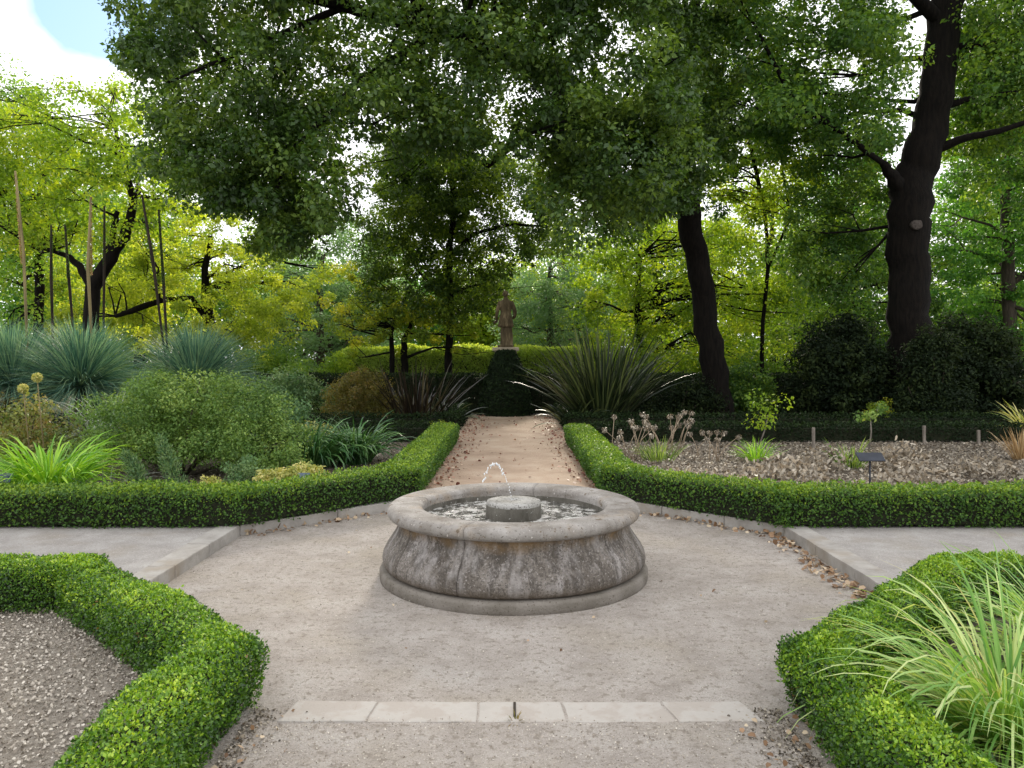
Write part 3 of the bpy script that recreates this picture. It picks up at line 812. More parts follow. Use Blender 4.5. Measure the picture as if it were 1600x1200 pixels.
def statue():
    bm = bmesh.new()
    zb = 1.90
    S = 1.52 / 1.80   # modelled on a 1.80 m figure, then scaled to the 1.52 m of the statue
    def ring(z, rx, ry, cx=0, cy=0, fold=0, nf=9, ph=0, n=36):
        out = []
        for k in range(n):
            a = 2 * PI * k / n
            f = 1 + fold * math.sin(a * nf + ph)
            out.append(bm.verts.new((cx + rx * f * math.cos(a), cy + ry * f * math.sin(a), z)))
        return out
    def loft(rings):
        for A, B in zip(rings[:-1], rings[1:]):
            n = len(A)
            for k in range(n): bm.faces.new((A[k], A[(k + 1) % n], B[(k + 1) % n], B[k]))
        bm.faces.new(rings[0][::-1]); bm.faces.new(rings[-1])
    # long coat from hem to collar
    loft([ring(.62, .235, .20, fold=.10), ring(.66, .245, .205, fold=.10), ring(.85, .215, .175, fold=.07), ring(1.02, .185, .145, fold=.03),
          ring(1.10, .170, .130, fold=.02), ring(1.25, .195, .135), ring(1.38, .215, .135), ring(1.45, .200, .120), ring(1.50, .120, .095), ring(1.54, .075, .075), ring(1.58, .068, .07)])
    # rock / drapery behind the legs
    loft([ring(0, .21, .15, .02, .03, .06, 5), ring(.30, .19, .14, .03, .03, .08, 5, 1), ring(.66, .17, .12, .02, .02, .06, 5, 2)])
    for sx in (-1, 1):  # legs
        loft([ring(0, .075, .115, sx * .10, -.02, n=14), ring(.07, .055, .07, sx * .10, 0, n=14), ring(.28, .075, .08, sx * .10, 0, n=14), ring(.48, .065, .07, sx * .10, 0, n=14), ring(.70, .09, .09, sx * .09, 0, n=14)])
    # head with hair, slightly turned
    for (c, r, s) in (((-.01, .0, 1.69), .105, (.82, .95, 1.15)), ((-.01, -.035, 1.70), .10, (.92, .80, 1.05)), ((-.02, .10, 1.67), .022, (1, 1, 1.6))):
        m = bmesh.ops.create_icosphere(bm, subdivisions=3, radius=r)
        for v in m['verts']: v.co = Vector((v.co.x * s[0] + c[0], v.co.y * s[1] + c[1], v.co.z * s[2] + c[2]))
    def tub(pts, rad, n=12):
        pts = [Vector(p) for p in pts]; rs = []
        ref = None
        for i, p in enumerate(pts):
            t = (pts[min(i + 1, len(pts) - 1)] - pts[max(i - 1, 0)]).normalized()
            if ref is None: ref = t.orthogonal().normalized()
            ref = (ref - t * ref.dot(t)).normalized(); b = t.cross(ref)
            rs.append([bm.verts.new(p + (ref * math.cos(2 * PI * k / n) + b * math.sin(2 * PI * k / n)) * rad[i]) for k in range(n)])
        loft(rs)
    # arms: left one holds a hat low beside the coat, right one bent towards the chest
    tub([(-.17, 0, 1.44), (-.235, -.02, 1.28), (-.285, -.01, 1.10), (-.30, .04, .96), (-.295, .07, .86)], [.075, .068, .058, .05, .04])
    tub([(.17, 0, 1.44), (.245, -.03, 1.28), (.30, -.02, 1.12), (.29, .06, .98), (.24, .12, .90)], [.078, .072, .066, .055, .042])
    for k in range(4):  # fingers
        tub([(-.325 + k * .02, .07, .86), (-.33 + k * .021, .085, .80), (-.325 + k * .021, .10, .76)], [.013, .012, .009], 6)
    tub([(-.27, .09, .85), (-.262, .11, .81)], [.013, .010], 6)
    # hat in the lowered hand: brim and crown
    loft([ring(.80, .10, .05, -.35, .06, n=20), ring(.815, .105, .055, -.35, .06, n=20)])
    loft([ring(.74, .05, .04, -.35, .06, n=16), ring(.80, .055, .045, -.35, .06, n=16)])
    # coat tails: hanging back folds
    for x in (-.12, -.06, 0, .06, .12):
        tub([(x * .7, -.12, 1.12), (x, -.165, .9), (x * 1.25, -.19, .66)], [.012, .022, .026], 8)
    # integral base
    bmesh.ops.create_cube(bm, size=1, matrix=__import__('mathutils').Matrix.Diagonal((.52, .42, .07, 1)).to_4x4())
    for v in bm.verts:
        v.co = Vector((v.co.x * S, v.co.y * S, v.co.z * S))
    me = bpy.data.meshes.new('statue'); bm.to_mesh(me); bm.free()
    o = link('statue', me, M['statue'], loc=(SX, SY, zb + .032))
    md = o.modifiers.new('weld', 'REMESH'); md.mode = 'VOXEL'; md.voxel_size = .011; md.use_smooth_shade = True
    tag(o, 'weathered brown stone statue of a man in a long coat seen from behind', 'statue')
statue()

# ------------------------------------------------------------------ trees
def tree(name, label, trunk, crown, leaf, npc, mat, bark, group=None, limbs=(), nbr=26, holes=(), flat=.7, aspect=.62, blunt=False, cat='tree', extra=None, up=.5, scar=None):
    """trunk: [(px,py,D,width_px)], limbs: same lists; crown: [(outline, D0, D1, clumps, R)]"""
    b0 = W(*trunk[0][:3]); b0[2] = 0
    root = empty(name, tuple(b0), label, cat, group)
    mb = MB()
    def path(ls):
        pts = [W(a, b, c) for a, b, c, _ in ls]; rad = [w * c / 2400. for a, b, c, w in ls]
        # subdivide with a slight wander
        P = []; R = []
        for i in range(len(pts) - 1):
            for t in (0, .25, .5, .75):
                P.append(pts[i] * (1 - t) + pts[i + 1] * t + (rng.normal(size=3) * rad[i] * .12 if t else 0)); R.append(rad[i] * (1 - t) + rad[i + 1] * t)
        P.append(pts[-1]); R.append(rad[-1]); return P, R
    P, R = path(trunk)
    P = [np.array([P[0][0], P[0][1], -.1])] + P if P[0][2] > .1 else P
    if len(R) < len(P): R = [R[0] * 1.15] + R
    mb.tube(P, R, 20, wob=.09)
    nodes = [(p, r) for p, r in zip(P, R)][len(P) // 3:]
    for l in limbs:
        P2, R2 = path(l); mb.tube(P2, R2, 9, wob=.2); nodes += list(zip(P2, R2))
    C = []; RR = []
    for (poly, D0, D1, n, r) in crown:
        c = fill(poly, D0, D1, n, holes); C.append(c); RR.append(np.full(n, r) * rng.uniform(.45, 1.25, n))
    C = np.concatenate(C); RR = np.concatenate(RR)
    NP = np.array([q[0] for q in nodes]); NR = np.array([q[1] for q in nodes])
    pick = rng.choice(len(C), min(nbr, len(C)), replace=False)
    for i in pick:
        c = C[i]; d = np.linalg.norm(NP - c, axis=1) + np.clip(NP[:, 2] - c[2], 0, 9) * 1.5
        j = int(np.argmin(d)); a = NP[j]; Ld = np.linalg.norm(c - a)
        if Ld > 7: continue
        mid = (a + c) / 2 + rng.normal(size=3) * Ld * .10; mid[2] += Ld * .06
        q1 = a * .6 + mid * .4 + rng.normal(size=3) * Ld * .04
        r0 = min(NR[j] * .55, .018 + Ld * .014)
        mb.tube([a, q1, mid, mid * .4 + c * .6 + rng.normal(size=3) * Ld * .04, c], [r0, r0 * .8, r0 * .6, r0 * .4, r0 * .2], 6)
        for _ in range(2):
            e = c + rng.normal(size=3) * .5
            mb.tube([mid, (mid + e) / 2 + rng.normal(size=3) * .1, e], [r0 * .4, r0 * .28, r0 * .12], 4)
    tk = mb.build('trunk', bark, root)
    if scar is not None:
        c = W(*scar[:3]); r = scar[3] * scar[2] / 1200
        m2 = MB(); m2.tube([c + [0, .06, 0], c + [0, -.03, 0], c + [0, -.045, 0]], [r, r * 1.02, r * .8], 16, wob=.3)
        o = m2.build('pruning_scar', M['scar'], tk); o.location = (0, 0, 0)
        o.parent = tk
    Pn = clump_leaves(C, RR, int(npc * (1.9 if name == 'leaning_tree' else 1.45)), leaf * .70, aspect, flat, up)
    me = leaves_mesh('crown', *Pn[:3], Pn[3], Pn[4], Pn[5], fold=.2, blunt=blunt)
    link('crown', me, mat, root)
    return root

# the great leaning tree whose crown hangs over the court
oak_out = [(195, -330), (195, 60), (240, 150), (235, 215), (270, 285), (330, 330), (395, 350), (425, 395), (480, 375), (525, 300), (560, 245), (640, 235), (700, 240), (780, 225),
           (840, 260), (860, 330), (890, 395), (960, 375), (1010, 340), (1060, 320), (1090, 250), (1075, 120), (1070, -330)]
tree('leaning_tree', 'great broad-crowned tree with a dark leaning trunk right of the statue',
     [(1122, 650, 19, 48), (1112, 560, 19, 39), (1100, 470, 19, 36), (1088, 390, 18.8, 36), (1075, 320, 18.5, 38), (1040, 260, 18, 40), (980, 200, 17.3, 36), (900, 140, 16.5, 32), (800, 90, 15.6, 28), (680, 50, 14.8, 24), (540, 10, 14, 18), (400, -20, 13.4, 10)],
     [(oak_out, 12.3, 17.5, 900, .50), ([(195, -330), (200, 60), (260, 180), (420, 250), (640, 200), (900, 200), (1070, 200), (1070, -330)], 12, 18, 330, .55),
      ([(240, 200), (330, 320), (430, 400), (500, 370), (540, 290), (480, 200)], 12.5, 14.5, 90, .36), ([(850, 170), (1085, 170), (1095, 310), (1010, 335), (880, 310)], 14.8, 18, 150, .42), ([(1020, 0), (1130, 0), (1150, 220), (1060, 240)], 15.5, 18.5, 80, .45)],
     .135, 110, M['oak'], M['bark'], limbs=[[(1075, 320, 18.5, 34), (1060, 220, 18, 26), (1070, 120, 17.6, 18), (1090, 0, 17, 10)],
                                              [(900, 140, 16.5, 20), (820, 210, 16.4, 14), (760, 260, 16.4, 9)], [(680, 50, 14.8, 16), (560, 130, 14, 12), (450, 240, 13.3, 7), (420, 330, 13, 4)],
                                              [(540, 10, 14, 12), (380, 80, 13.3, 8), (260, 130, 12.8, 4)], [(1040, 260, 18, 20), (960, 290, 17.6, 12), (905, 330, 17.3, 6)]],
     nbr=60, holes=[(580, 300, 34), (790, 205, 16), (825, 200, 14), (955, 25, 30), (905, 55, 10), (560, 335, 24)])

# dark inner tree behind it with the hanging middle foliage
tree('olive_tree', 'dark drooping tree with yellowing tips behind and left of the statue',
     [(700, 560, 23.5, 12), (705, 480, 23.5, 11), (700, 400, 23.5, 9), (712, 320, 23.5, 10), (700, 260, 23.5, 7)],
     [([(575, 250), (620, 225), (700, 240), (760, 250), (860, 250), (880, 330), (860, 395), (800, 420), (790, 450), (730, 500), (640, 520), (585, 490), (560, 410), (590, 330)], 22.3, 26.5, 460, .50), ([(590, 200), (720, 200), (780, 250), (720, 320), (620, 330), (585, 270)], 21, 24, 90, .45)],
     .14, 120, M['darkmix'], M['bark'], limbs=[[(700, 400, 23.5, 7), (740, 365, 23.5, 6), (800, 350, 23.5, 5), (860, 355, 23.5, 3)], [(705, 480, 23.5, 6), (650, 420, 24, 4), (620, 350, 24, 3)]],
     holes=[(800, 330, 26), (780, 400, 20), (810, 290, 16), (700, 300, 10)], nbr=30)

# huge right tree
tree('plane_tree', 'massive dark straight trunk forking high at right, with long level branches',
     [(1420, 650, 18, 74), (1420, 540, 18, 62), (1420, 450, 18, 60), (1419, 370, 18, 60), (1422, 300, 18, 60), (1440, 240, 18, 56), (1456, 170, 18, 50), (1468, 90, 18, 48), (1480, 0, 18, 46), (1490, -160, 18, 44), (1490, -300, 18, 30)],
     [([(1150, -300), (1160, 60), (1190, 140), (1260, 180), (1330, 230), (1385, 240), (1410, 150), (1425, 40), (1440, -300)], 15.0, 17.6, 170, .55),
      ([(1490, -300), (1500, 40), (1530, 180), (1700, 220), (1800, 100), (1800, -300)], 16.5, 22, 330, .6),
      ([(1230, 330), (1260, 250), (1340, 225), (1400, 250), (1395, 330), (1370, 420), (1300, 480), (1230, 420)], 18.5, 20.5, 75, .5),
      ([(1060, -300), (1060, 120), (1110, 230), (1180, 120), (1200, -300)], 16.5, 20, 120, .5),
      ([(1010, -300), (1020, 100), (1060, 260), (1110, 330), (1180, 290), (1260, 250), (1390, 260), (1430, -300)], 19.5, 24, 330, .55),
      ([(1480, -300), (1500, 100), (1510, 300), (1600, 330), (1750, 300), (1760, -300)], 20.5, 24, 300, .55), ([(1180, 120), (1300, 120), (1290, 230), (1190, 230)], 19, 22, 60, .5), ([(1470, 20), (1560, 20), (1580, 240), (1480, 240)], 19.5, 22, 90, .5)],
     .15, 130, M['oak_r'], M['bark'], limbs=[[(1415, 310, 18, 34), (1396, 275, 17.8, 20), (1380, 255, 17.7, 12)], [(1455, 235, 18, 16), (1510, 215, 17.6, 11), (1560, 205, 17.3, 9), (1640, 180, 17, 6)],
                                                [(1462, 170, 18, 13), (1510, 155, 18, 9), (1600, 142, 18, 6)], [(1475, 75, 18, 13), (1540, 70, 18, 8), (1620, 62, 18, 6)],
                                                [(1380, 255, 17.7, 9), (1290, 190, 17, 9), (1240, 160, 16.6, 8), (1180, 40, 16, 5)], [(1475, 40, 18, 22), (1380, -60, 17.5, 16), (1250, -120, 17, 10)]],
     nbr=60, holes=[(1085, 140, 12)], scar=(1432, 352, 17.50, 8))

BG = 'trees standing behind the garden hedge'
tree('yellow_green_tree', 'yellow-green tree with a low forked trunk behind the flower stalks at far left',
     [(142, 590, 20, 26), (143, 520, 20, 24), (145, 450, 20, 22), (165, 415, 20, 20), (195, 370, 20, 16), (208, 320, 20, 12), (195, 260, 20, 9), (180, 200, 20, 5)],
     [([(-120, 130), (-20, 150), (60, 140), (110, 150), (150, 140), (215, 145), (255, 210), (290, 260), (290, 330), (230, 370), (180, 400), (60, 380), (-120, 400)], 18.8, 22.5, 260, .5)],
     .135, 120, M['yellowgreen'], M['bark'], BG, limbs=[[(145, 450, 20, 14), (125, 415, 20, 11), (105, 400, 20, 8), (80, 392, 20, 6)], [(165, 415, 20, 12), (178, 360, 20, 9), (184, 330, 20, 7)]], nbr=40,
     holes=[(150, 150, 16), (145, 165, 12), (240, 200, 18), (205, 190, 12)])
tree('green_tree', 'tall mid-green tree with a thin dark trunk at the left edge, under the open sky',
     [(60, 600, 24, 14), (60, 500, 24, 14), (62, 400, 24, 13), (64, 320, 24, 12), (66, 260, 24, 9)],
     [([(-200, 60), (-60, 80), (0, 95), (50, 105), (90, 150), (130, 140), (150, 260), (130, 420), (100, 520), (-200, 540)], 23, 27, 230, .7)],
     .16, 100, M['midgreen'], M['bark'], BG, limbs=[[(64, 320, 24, 8), (40, 290, 24, 6), (25, 270, 24, 4)]], nbr=26)
tree('golden_tree', 'bright golden-yellow tree with a low sloping bough, left of centre',
     [(345, 600, 25, 18), (340, 540, 25, 16), (322, 470, 25, 14), (320, 420, 25, 10), (330, 370, 25, 7)],
     [([(170, 430), (200, 380), (250, 345), (300, 330), (370, 335), (405, 370), (420, 420), (450, 470), (445, 530), (400, 560), (330, 550), (230, 550), (190, 500)], 23.4, 26.5, 220, .40), ([(50, 430), (180, 400), (210, 500), (80, 530)], 24, 27, 55, .42), ([(430, 440), (520, 420), (540, 470), (440, 520)], 25, 27, 22, .32)],
     .13, 120, M['yellow'], M['bark'], BG, limbs=[[(335, 515, 25, 10), (300, 465, 24.5, 8), (250, 470, 24.2, 9), (215, 482, 24, 10), (180, 494, 24, 6)]], nbr=30, holes=[(335, 350, 10), (375, 365, 12), (320, 375, 8)])
tree('pale_green_tree', 'rounded grey-green tree in the middle distance between the golden tree and the dark drooping one',
     [(500, 600, 31, 14), (500, 520, 31, 12), (500, 440, 31, 9), (505, 400, 31, 6)],
     [([(430, 430), (470, 380), (530, 350), (570, 345), (620, 390), (640, 470), (600, 560), (470, 590), (390, 585), (400, 520)], 29, 34, 190, .75)],
     .17, 110, M['palegreen'], M['bark2'], BG)
tree('small_maple', 'small tree with golden tips and two thin dark trunks left of the statue',
     [(612, 600, 23.5, 8), (613, 560, 23.5, 8), (611, 520, 23.5, 7), (625, 480, 23.5, 5), (640, 455, 23.5, 3)],
     [([(520, 500), (560, 470), (640, 480), (700, 470), (735, 500), (720, 535), (640, 535), (540, 540)], 22.8, 24.5, 70, .30), ([(520, 420), (570, 400), (600, 430), (590, 470), (545, 480)], 24, 25.5, 18, .3)],
     .10, 110, M['gold_small'], M['bark'], BG, limbs=[[(632, 600, 23.8, 11), (632, 560, 23.8, 11), (631, 530, 23.8, 9), (650, 490, 23.8, 5)]], nbr=26)
tree('grey_green_tree', 'soft grey-green tree just right of the statue',
     [(860, 600, 30, 12), (860, 520, 30, 10), (858, 450, 30, 8), (860, 410, 30, 5)],
     [([(790, 450), (820, 410), (870, 400), (930, 410), (950, 480), (930, 560), (820, 570), (790, 540)], 28, 32, 130, .62)],
     .15, 110, M['palegreen'], M['bark2'], BG)
tree('lime_tree', 'sunlit lime-green tree between the statue and the leaning trunk',
     [(1000, 620, 24, 14), (1000, 540, 24, 12), (995, 470, 24, 10), (1000, 400, 24, 7)],
     [([(900, 400), (940, 350), (1000, 340), (1060, 330), (1130, 320), (1190, 330), (1230, 400), (1240, 480), (1200, 560), (1100, 610), (1000, 600), (930, 560), (905, 480)], 22.6, 26.5, 260, .55)],
     .14, 115, M['yellowgreen'], M['bark'], BG, holes=[(1175, 385, 22), (1190, 410, 12)], nbr=34)
tree('slender_tree', 'thin-branched tree with yellowing leaves between the two great trunks, higher up',
     [(1190, 620, 23, 7), (1192, 500, 23, 6), (1200, 420, 23, 6), (1195, 330, 23, 5), (1180, 260, 22, 7), (1165, 200, 22, 5)],
     [([(1080, 230), (1130, 200), (1230, 200), (1290, 230), (1260, 310), (1180, 340), (1090, 330)], 21, 23.5, 75, .5)],
     .13, 100, M['yellowgreen'], M['bark'], BG, limbs=[[(1200, 420, 23, 4), (1235, 340, 22, 4), (1222, 260, 22, 3), (1218, 190, 22, 3)]], nbr=34)
tree('lush_tree', 'lush green tree with layered drooping boughs at the right edge',
     [(1580, 640, 25, 22), (1578, 500, 25, 20), (1575, 400, 25, 18), (1570, 300, 25, 13), (1575, 230, 25, 9)],
     [([(1460, 250), (1500, 200), (1600, 180), (1760, 160), (1780, 560), (1600, 570), (1500, 540), (1455, 480)], 23.4, 28, 300, .6)],
     .16, 110, M['lush'], M['bark2'], BG, flat=.45, nbr=34)
tree('shaded_tree', 'deep green tree filling the space behind the great right trunk',
     [(1330, 640, 26, 18), (1330, 540, 26, 16), (1325, 430, 26, 13), (1330, 330, 26, 9)],
     [([(1200, 360), (1240, 300), (1330, 280), (1460, 300), (1480, 420), (1470, 560), (1220, 570)], 24, 29, 190, .65)],
     .16, 100, M['oak_r'], M['bark'], BG)
# far woodland: single trees in two loose rows
far = [(-26, 44, 15, 'lush'), (-19.5, 40, 13, 'midgreen'), (-13, 43, 9.5, 'midgreen'), (-7.2, 41, 8.0, 'lush'), (-1.8, 44, 8.5, 'yellowgreen'), (3.2, 41, 9, 'yellowgreen'), (8.4, 44, 12.0, 'oak_r'), (13.6, 40, 12, 'yellowgreen'),
       (19, 43, 15, 'lush'), (25.5, 40, 17, 'midgreen'), (33, 44, 17, 'oak_r')]
kinds = {'lush': 'rich green', 'midgreen': 'mid-green', 'yellowgreen': 'yellowish green', 'oak_r': 'dark green'}
spots = ['at the far left edge of the wood', 'beyond the forked tree at far left', 'beyond the golden tree', 'seen below the patch of bright sky left of centre', 'straight behind the statue', 'just right of the statue, far back',
         'far behind the leaning trunk', 'far back between the leaning trunk and the great right trunk', 'far behind the great right trunk', 'beyond the lush tree at right', 'at the far right edge of the wood']
for (x, y, h, k), s in zip(far, spots):
    root = empty('woodland_tree', (x, y, 0), f'{kinds[k]} woodland tree {s}', 'tree', 'distant trees of the wood')
    mb = MB(); mb.tube([(x, y, -.1), (x + .2, y, h * .3), (x - .1, y, h * .6), (x, y, h * .85)], [.30, .24, .16, .06], 8, wob=.2)
    n = int(60 + h * 7)
    d = sph(n); r = rng.random(n) ** .45
    C = np.stack([x + d[:, 0] * r * 3.9, y + d[:, 1] * r * 2.4, h * .52 + d[:, 2] * r * h * .47], 1)
    C[:, 2] = np.maximum(C[:, 2], .6)
    for i in range(14):
        a = np.array([x, y, min(C[i][2] * .8, h * .7)]); mb.tube([a, (a + C[i]) / 2 + [0, 0, .2], C[i]], [.09, .06, .02], 5)
    mb.build('trunk', M['bark'], root)
    q = clump_leaves(C, .95, 150, .19, .65, .7)
    link('crown', leaves_mesh('crown', *q[:3], q[3], q[4], q[5]), M[k], root)

n = 900
C = np.stack([rng.uniform(-42, 42, n), rng.uniform(46, 52, n), .3 + rng.random(n) * 6.0], 1)
q = clump_leaves(C, 1.5, 90, .34, .7, .7)
tag(link('far_wood', leaves_mesh('far_wood', *q[:3], q[3], q[4], q[5]), M['midgreen']), 'far green thicket closing the view low between the distant trees', 'thicket', kind='stuff')

# ------------------------------------------------------------------ shrubs
def shrub(name, label, c, rx, ry, h, nc, R, npc, leaf, mat, group=None, cat='shrub', aspect=.5, zlow=.05, up=.5, stems=10):
    z0 = ZP if c[1] > 5 else .045
    root = empty(name, (c[0], c[1], z0), label, cat, group)
    d = sph(nc); d[:, 2] = np.abs(d[:, 2]); r = rng.random(nc) ** .35
    ang = np.arctan2(d[:, 1], d[:, 0]); wv = 1 + .10 * np.sin(ang * 3 + c[0]) + .07 * np.sin(ang * 5)
    C = np.stack([c[0] + d[:, 0] * r * (rx - R * .6) * wv, c[1] + d[:, 1] * r * (ry - R * .6) * wv, z0 + zlow * h + R * .4 + d[:, 2] * r * (h - R) * (1 - zlow)], 1)
    q = clump_leaves(C, R * rng.uniform(.7, 1.2, nc), npc, leaf, aspect, .75, up)
    keep = q[0][:, 2] > z0
    link('foliage', leaves_mesh('foliage', *(a[keep] for a in q[:3]), q[3][keep], q[4][keep], q[5][keep]), mat, root)
    mb = MB()
    for i in range(min(stems, nc)):
        a = np.array([c[0], c[1], z0 - .03])
        mb.tube([a, (a + C[i]) / 2 + rng.normal(size=3) * .05, C[i]], [.02, .014, .005], 5)
    mb.build('branches', M['bark2'], root)
    return root

shrub('shrub', 'broad rounded light green shrub behind the left box hedge', (-4.25, 9.9), 1.55, 1.05, 1.48, 260, .22, 260, .036, M['shrub'], zlow=.12)
shrub('shrub', 'reddish green shrub at the left edge behind the strap-leaved clump', (-6.45, 10.2), .75, .6, 1.05, 60, .2, 110, .05, M['redshrub'])
shrub('shrub', 'rounded brown-green bush beside the bronze sword-leaved plant', (-3.35, 17.2), 1.0, .8, 1.42, 120, .22, 130, .05, M['brownshrub'])
shrub('shrub', 'loose green bush between the blue-green spiky plants and the dark hedge', (-5.6, 19.0), 1.3, .8, 1.35, 90, .28, 110, .07, M['rosemary'])
DS = 'large dark shrubs in deep shade on the right'
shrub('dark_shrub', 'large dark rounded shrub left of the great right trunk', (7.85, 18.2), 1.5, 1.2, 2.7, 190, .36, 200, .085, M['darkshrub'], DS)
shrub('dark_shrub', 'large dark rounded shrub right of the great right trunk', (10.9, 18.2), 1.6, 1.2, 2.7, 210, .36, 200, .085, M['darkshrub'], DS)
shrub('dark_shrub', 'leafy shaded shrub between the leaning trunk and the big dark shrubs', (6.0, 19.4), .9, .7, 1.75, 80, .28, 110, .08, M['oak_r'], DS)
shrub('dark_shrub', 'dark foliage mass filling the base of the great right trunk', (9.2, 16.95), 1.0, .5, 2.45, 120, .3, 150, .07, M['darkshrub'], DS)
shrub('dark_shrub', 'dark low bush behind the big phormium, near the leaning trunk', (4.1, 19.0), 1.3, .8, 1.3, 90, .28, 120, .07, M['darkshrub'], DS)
shrub('cushion_plant', 'small feathery green cushion in front of the broad shrub', (-2.95, 8.5), .36, .25, .50, 40, .09, 130, .025, M['rosemary'], cat='plant')
shrub('cushion_plant', 'yellow-green heath-like tuft beside the deep green straps', (-2.75, 9.2), .40, .25, .62, 36, .1, 120, .03, M['shrub'], cat='plant')
shrub('variegated_plant', 'cream and yellow variegated ground cover behind the left hedge', (-2.25, 8.1), .55, .24, .42, 90, .08, 110, .035, M['cream'], cat='plant', stems=4)
shrub('variegated_plant', 'pale cream-leaved clump behind the deep green straps', (-3.05, 11.9), .55, .35, .55, 40, .13, 90, .05, M['cream'], cat='plant')
shrub('variegated_plant', 'low cream ground cover near the broad shrub foot, by the hedge', (-3.0, 7.75), .30, .2, .36, 36, .07, 90, .03, M['cream'], cat='plant', stems=3)
shrub('yellow_shrub', 'small bright yellow bush at the end of the left path hedge', (-1.45, 15.3), .28, .22, .32, 24, .09, 100, .035, M['gold_small'], cat='plant')
shrub('seedling', 'small orange-yellow bush in the shade below the great right trunk', (8.1, 16.95), .42, .3, .75, 26, .13, 80, .05, M['gold_small'], cat='plant')
shrub('low_shrub', 'spreading low green bush in front of the golden tree', (-8.6, 20.3), 2.4, .8, 1.5, 120, .32, 100, .07, M['rosemary'])
shrub('low_shrub', 'green bush behind the waist-high hedge left of the yellow hedge', (-7.5, 24.2), 2.0, 1.0, 2.0, 120, .35, 100, .09, M['midgreen'])
shrub('low_shrub', 'light green bush softening the left end of the bright yellow-green hedge', (-5.6, 25.0), 1.0, .6, 1.9, 90, .26, 120, .06, M['yellowgreen'])
shrub('low_shrub', 'green bush behind the waist-high hedge at the right', (7.2, 24.5), 2.6, 1.0, 2.3, 120, .38, 100, .09, M['midgreen'])
shrub('low_shrub', 'green underwood between the dark shrubs, far right', (12.5, 22), 2.4, 1.0, 2.2, 120, .38, 100, .09, M['lush'])
# long overhanging undergrowth behind the lime tree
shrub('low_shrub', 'yellow-green underwood right of the yellow hedge', (3.6, 24.0), 1.9, .9, 1.9, 100, .35, 100, .09, M['yellowgreen'])

shrub('low_shrub', 'low dark green filler shrub under the blue-green mounds at far left', (-8.3, 11.9), 1.5, .6, 1.1, 110, .26, 130, .05, M['brownshrub'])
shrub('low_shrub', 'low grey-green shrub between the two right blue-green mounds', (-6.1, 12.3), .9, .5, 1.15, 70, .24, 130, .045, M['rosemary'])
shrub('low_shrub', 'dark green shrub behind the broad light green one', (-3.9, 12.2), 1.1, .6, 1.1, 90, .24, 130, .05, M['rosemary'])
# ------------------------------------------------------------------ blades
def blades_mesh(name, base, az, el, Ln, Wd, droop, v, k=5, thick=0.12):
    """arching blades: base (n,3), azimuth and elevation of the start, length, width, droop per blade"""
    n = len(base)
    Ln, Wd, droop = (np.broadcast_to(x, (n,)).astype(float) for x in (Ln, Wd, droop))
    V = np.empty((n, k + 1, 2, 3))
    pos = base.copy(); e = el.copy(); azz = az.copy()
    side = np.stack([-np.sin(az), np.cos(az), np.zeros(n)], 1)
    tw = rng.uniform(-.7, .7, n)
    for i in range(k + 1):
        t = i / k
        d = np.stack([np.cos(e) * np.cos(azz), np.cos(e) * np.sin(azz), np.sin(e)], 1)
        up = np.cross(d, side)
        s = side * np.cos(tw)[:, None] + up * np.sin(tw)[:, None]
        w = Wd * (np.sqrt(max(0, 1 - t ** 2.2)) * (.55 + .45 * min(1, t * 4 + .3)) + .03)
        V[:, i, 0] = pos - s * w[:, None] / 2; V[:, i, 1] = pos + s * w[:, None] / 2
        pos = pos + d * (Ln / k)[:, None]
        e = e - droop * (.4 + 1.2 * t) / k
        azz = azz + rng.normal(size=n) * .03
    idx = np.arange(n)[:, None] * (k + 1) * 2 + np.arange(k)[None] * 2
    F = np.stack([idx, idx + 1, idx + 3, idx + 2], -1).reshape(-1)
    return raw_mesh(name, V.reshape(-1, 3), F, np.arange(n * k) * 4, np.repeat(v, k))

def tuft(name, label, c, n, Ln, Wd, mat, spread=.08, el=(0.6, 1.45), droop=(.6, 1.6), cat='plant', group=None, part='blades', k=5, az=None, zb=None, asroot=False, lr=(.6, 1.1)):
    z0 = (ZP + .01 if c[1] > 5 else .045) if zb is None else zb
    root = empty(name, (c[0], c[1], z0), label, cat, group)
    a = rng.uniform(0, 2 * PI, n) if az is None else rng.uniform(az[0], az[1], n)
    r = spread * np.sqrt(rng.random(n))
    b = np.stack([c[0] + np.cos(a) * r, c[1] + np.sin(a) * r, np.full(n, z0 - .01)], 1)
    me = blades_mesh(part, b, a + rng.normal(size=n) * .3, rng.uniform(el[0], el[1], n), Ln * rng.uniform(lr[0], lr[1], n), Wd * rng.uniform(.7, 1.15, n), rng.uniform(droop[0], droop[1], n), rng.random(n), k)
    link(part, me, mat, root)
    return root

# near right arching grass
og = 'arching pale grasses behind the near right hedge'
t1 = tuft('ornamental_grass', 'large arching pale green grass spilling over the near right box hedge', (2.04, 3.15), 680, .86, .012, M['palegrass'], .14, (.1, 1.35), (1.0, 3.2), 'grass', og, k=8)
b = np.stack([2.04 + rng.normal(size=70) * .06, 3.15 + rng.normal(size=70) * .06, np.full(70, .05)], 1)
link('dead_blades', blades_mesh('dead_blades', b, rng.uniform(0, 2 * PI, 70), rng.uniform(.2, 1.3, 70), rng.uniform(.5, .9, 70), .008, rng.uniform(1., 2.2, 70), rng.random(70), 7), M['cream'], t1)
tuft('ornamental_grass', 'arching pale green grass at the right edge, behind the largest one', (2.75, 3.8), 360, .75, .012, M['palegrass'], .09, (.4, 1.45), (.9, 2.2), 'grass', og, k=8)
tuft('ornamental_grass', 'lowest arching pale grass in the bottom right corner', (2.02, 2.4), 320, .62, .011, M['palegrass'], .09, (.4, 1.4), (.9, 2.4), 'grass', og, k=7)

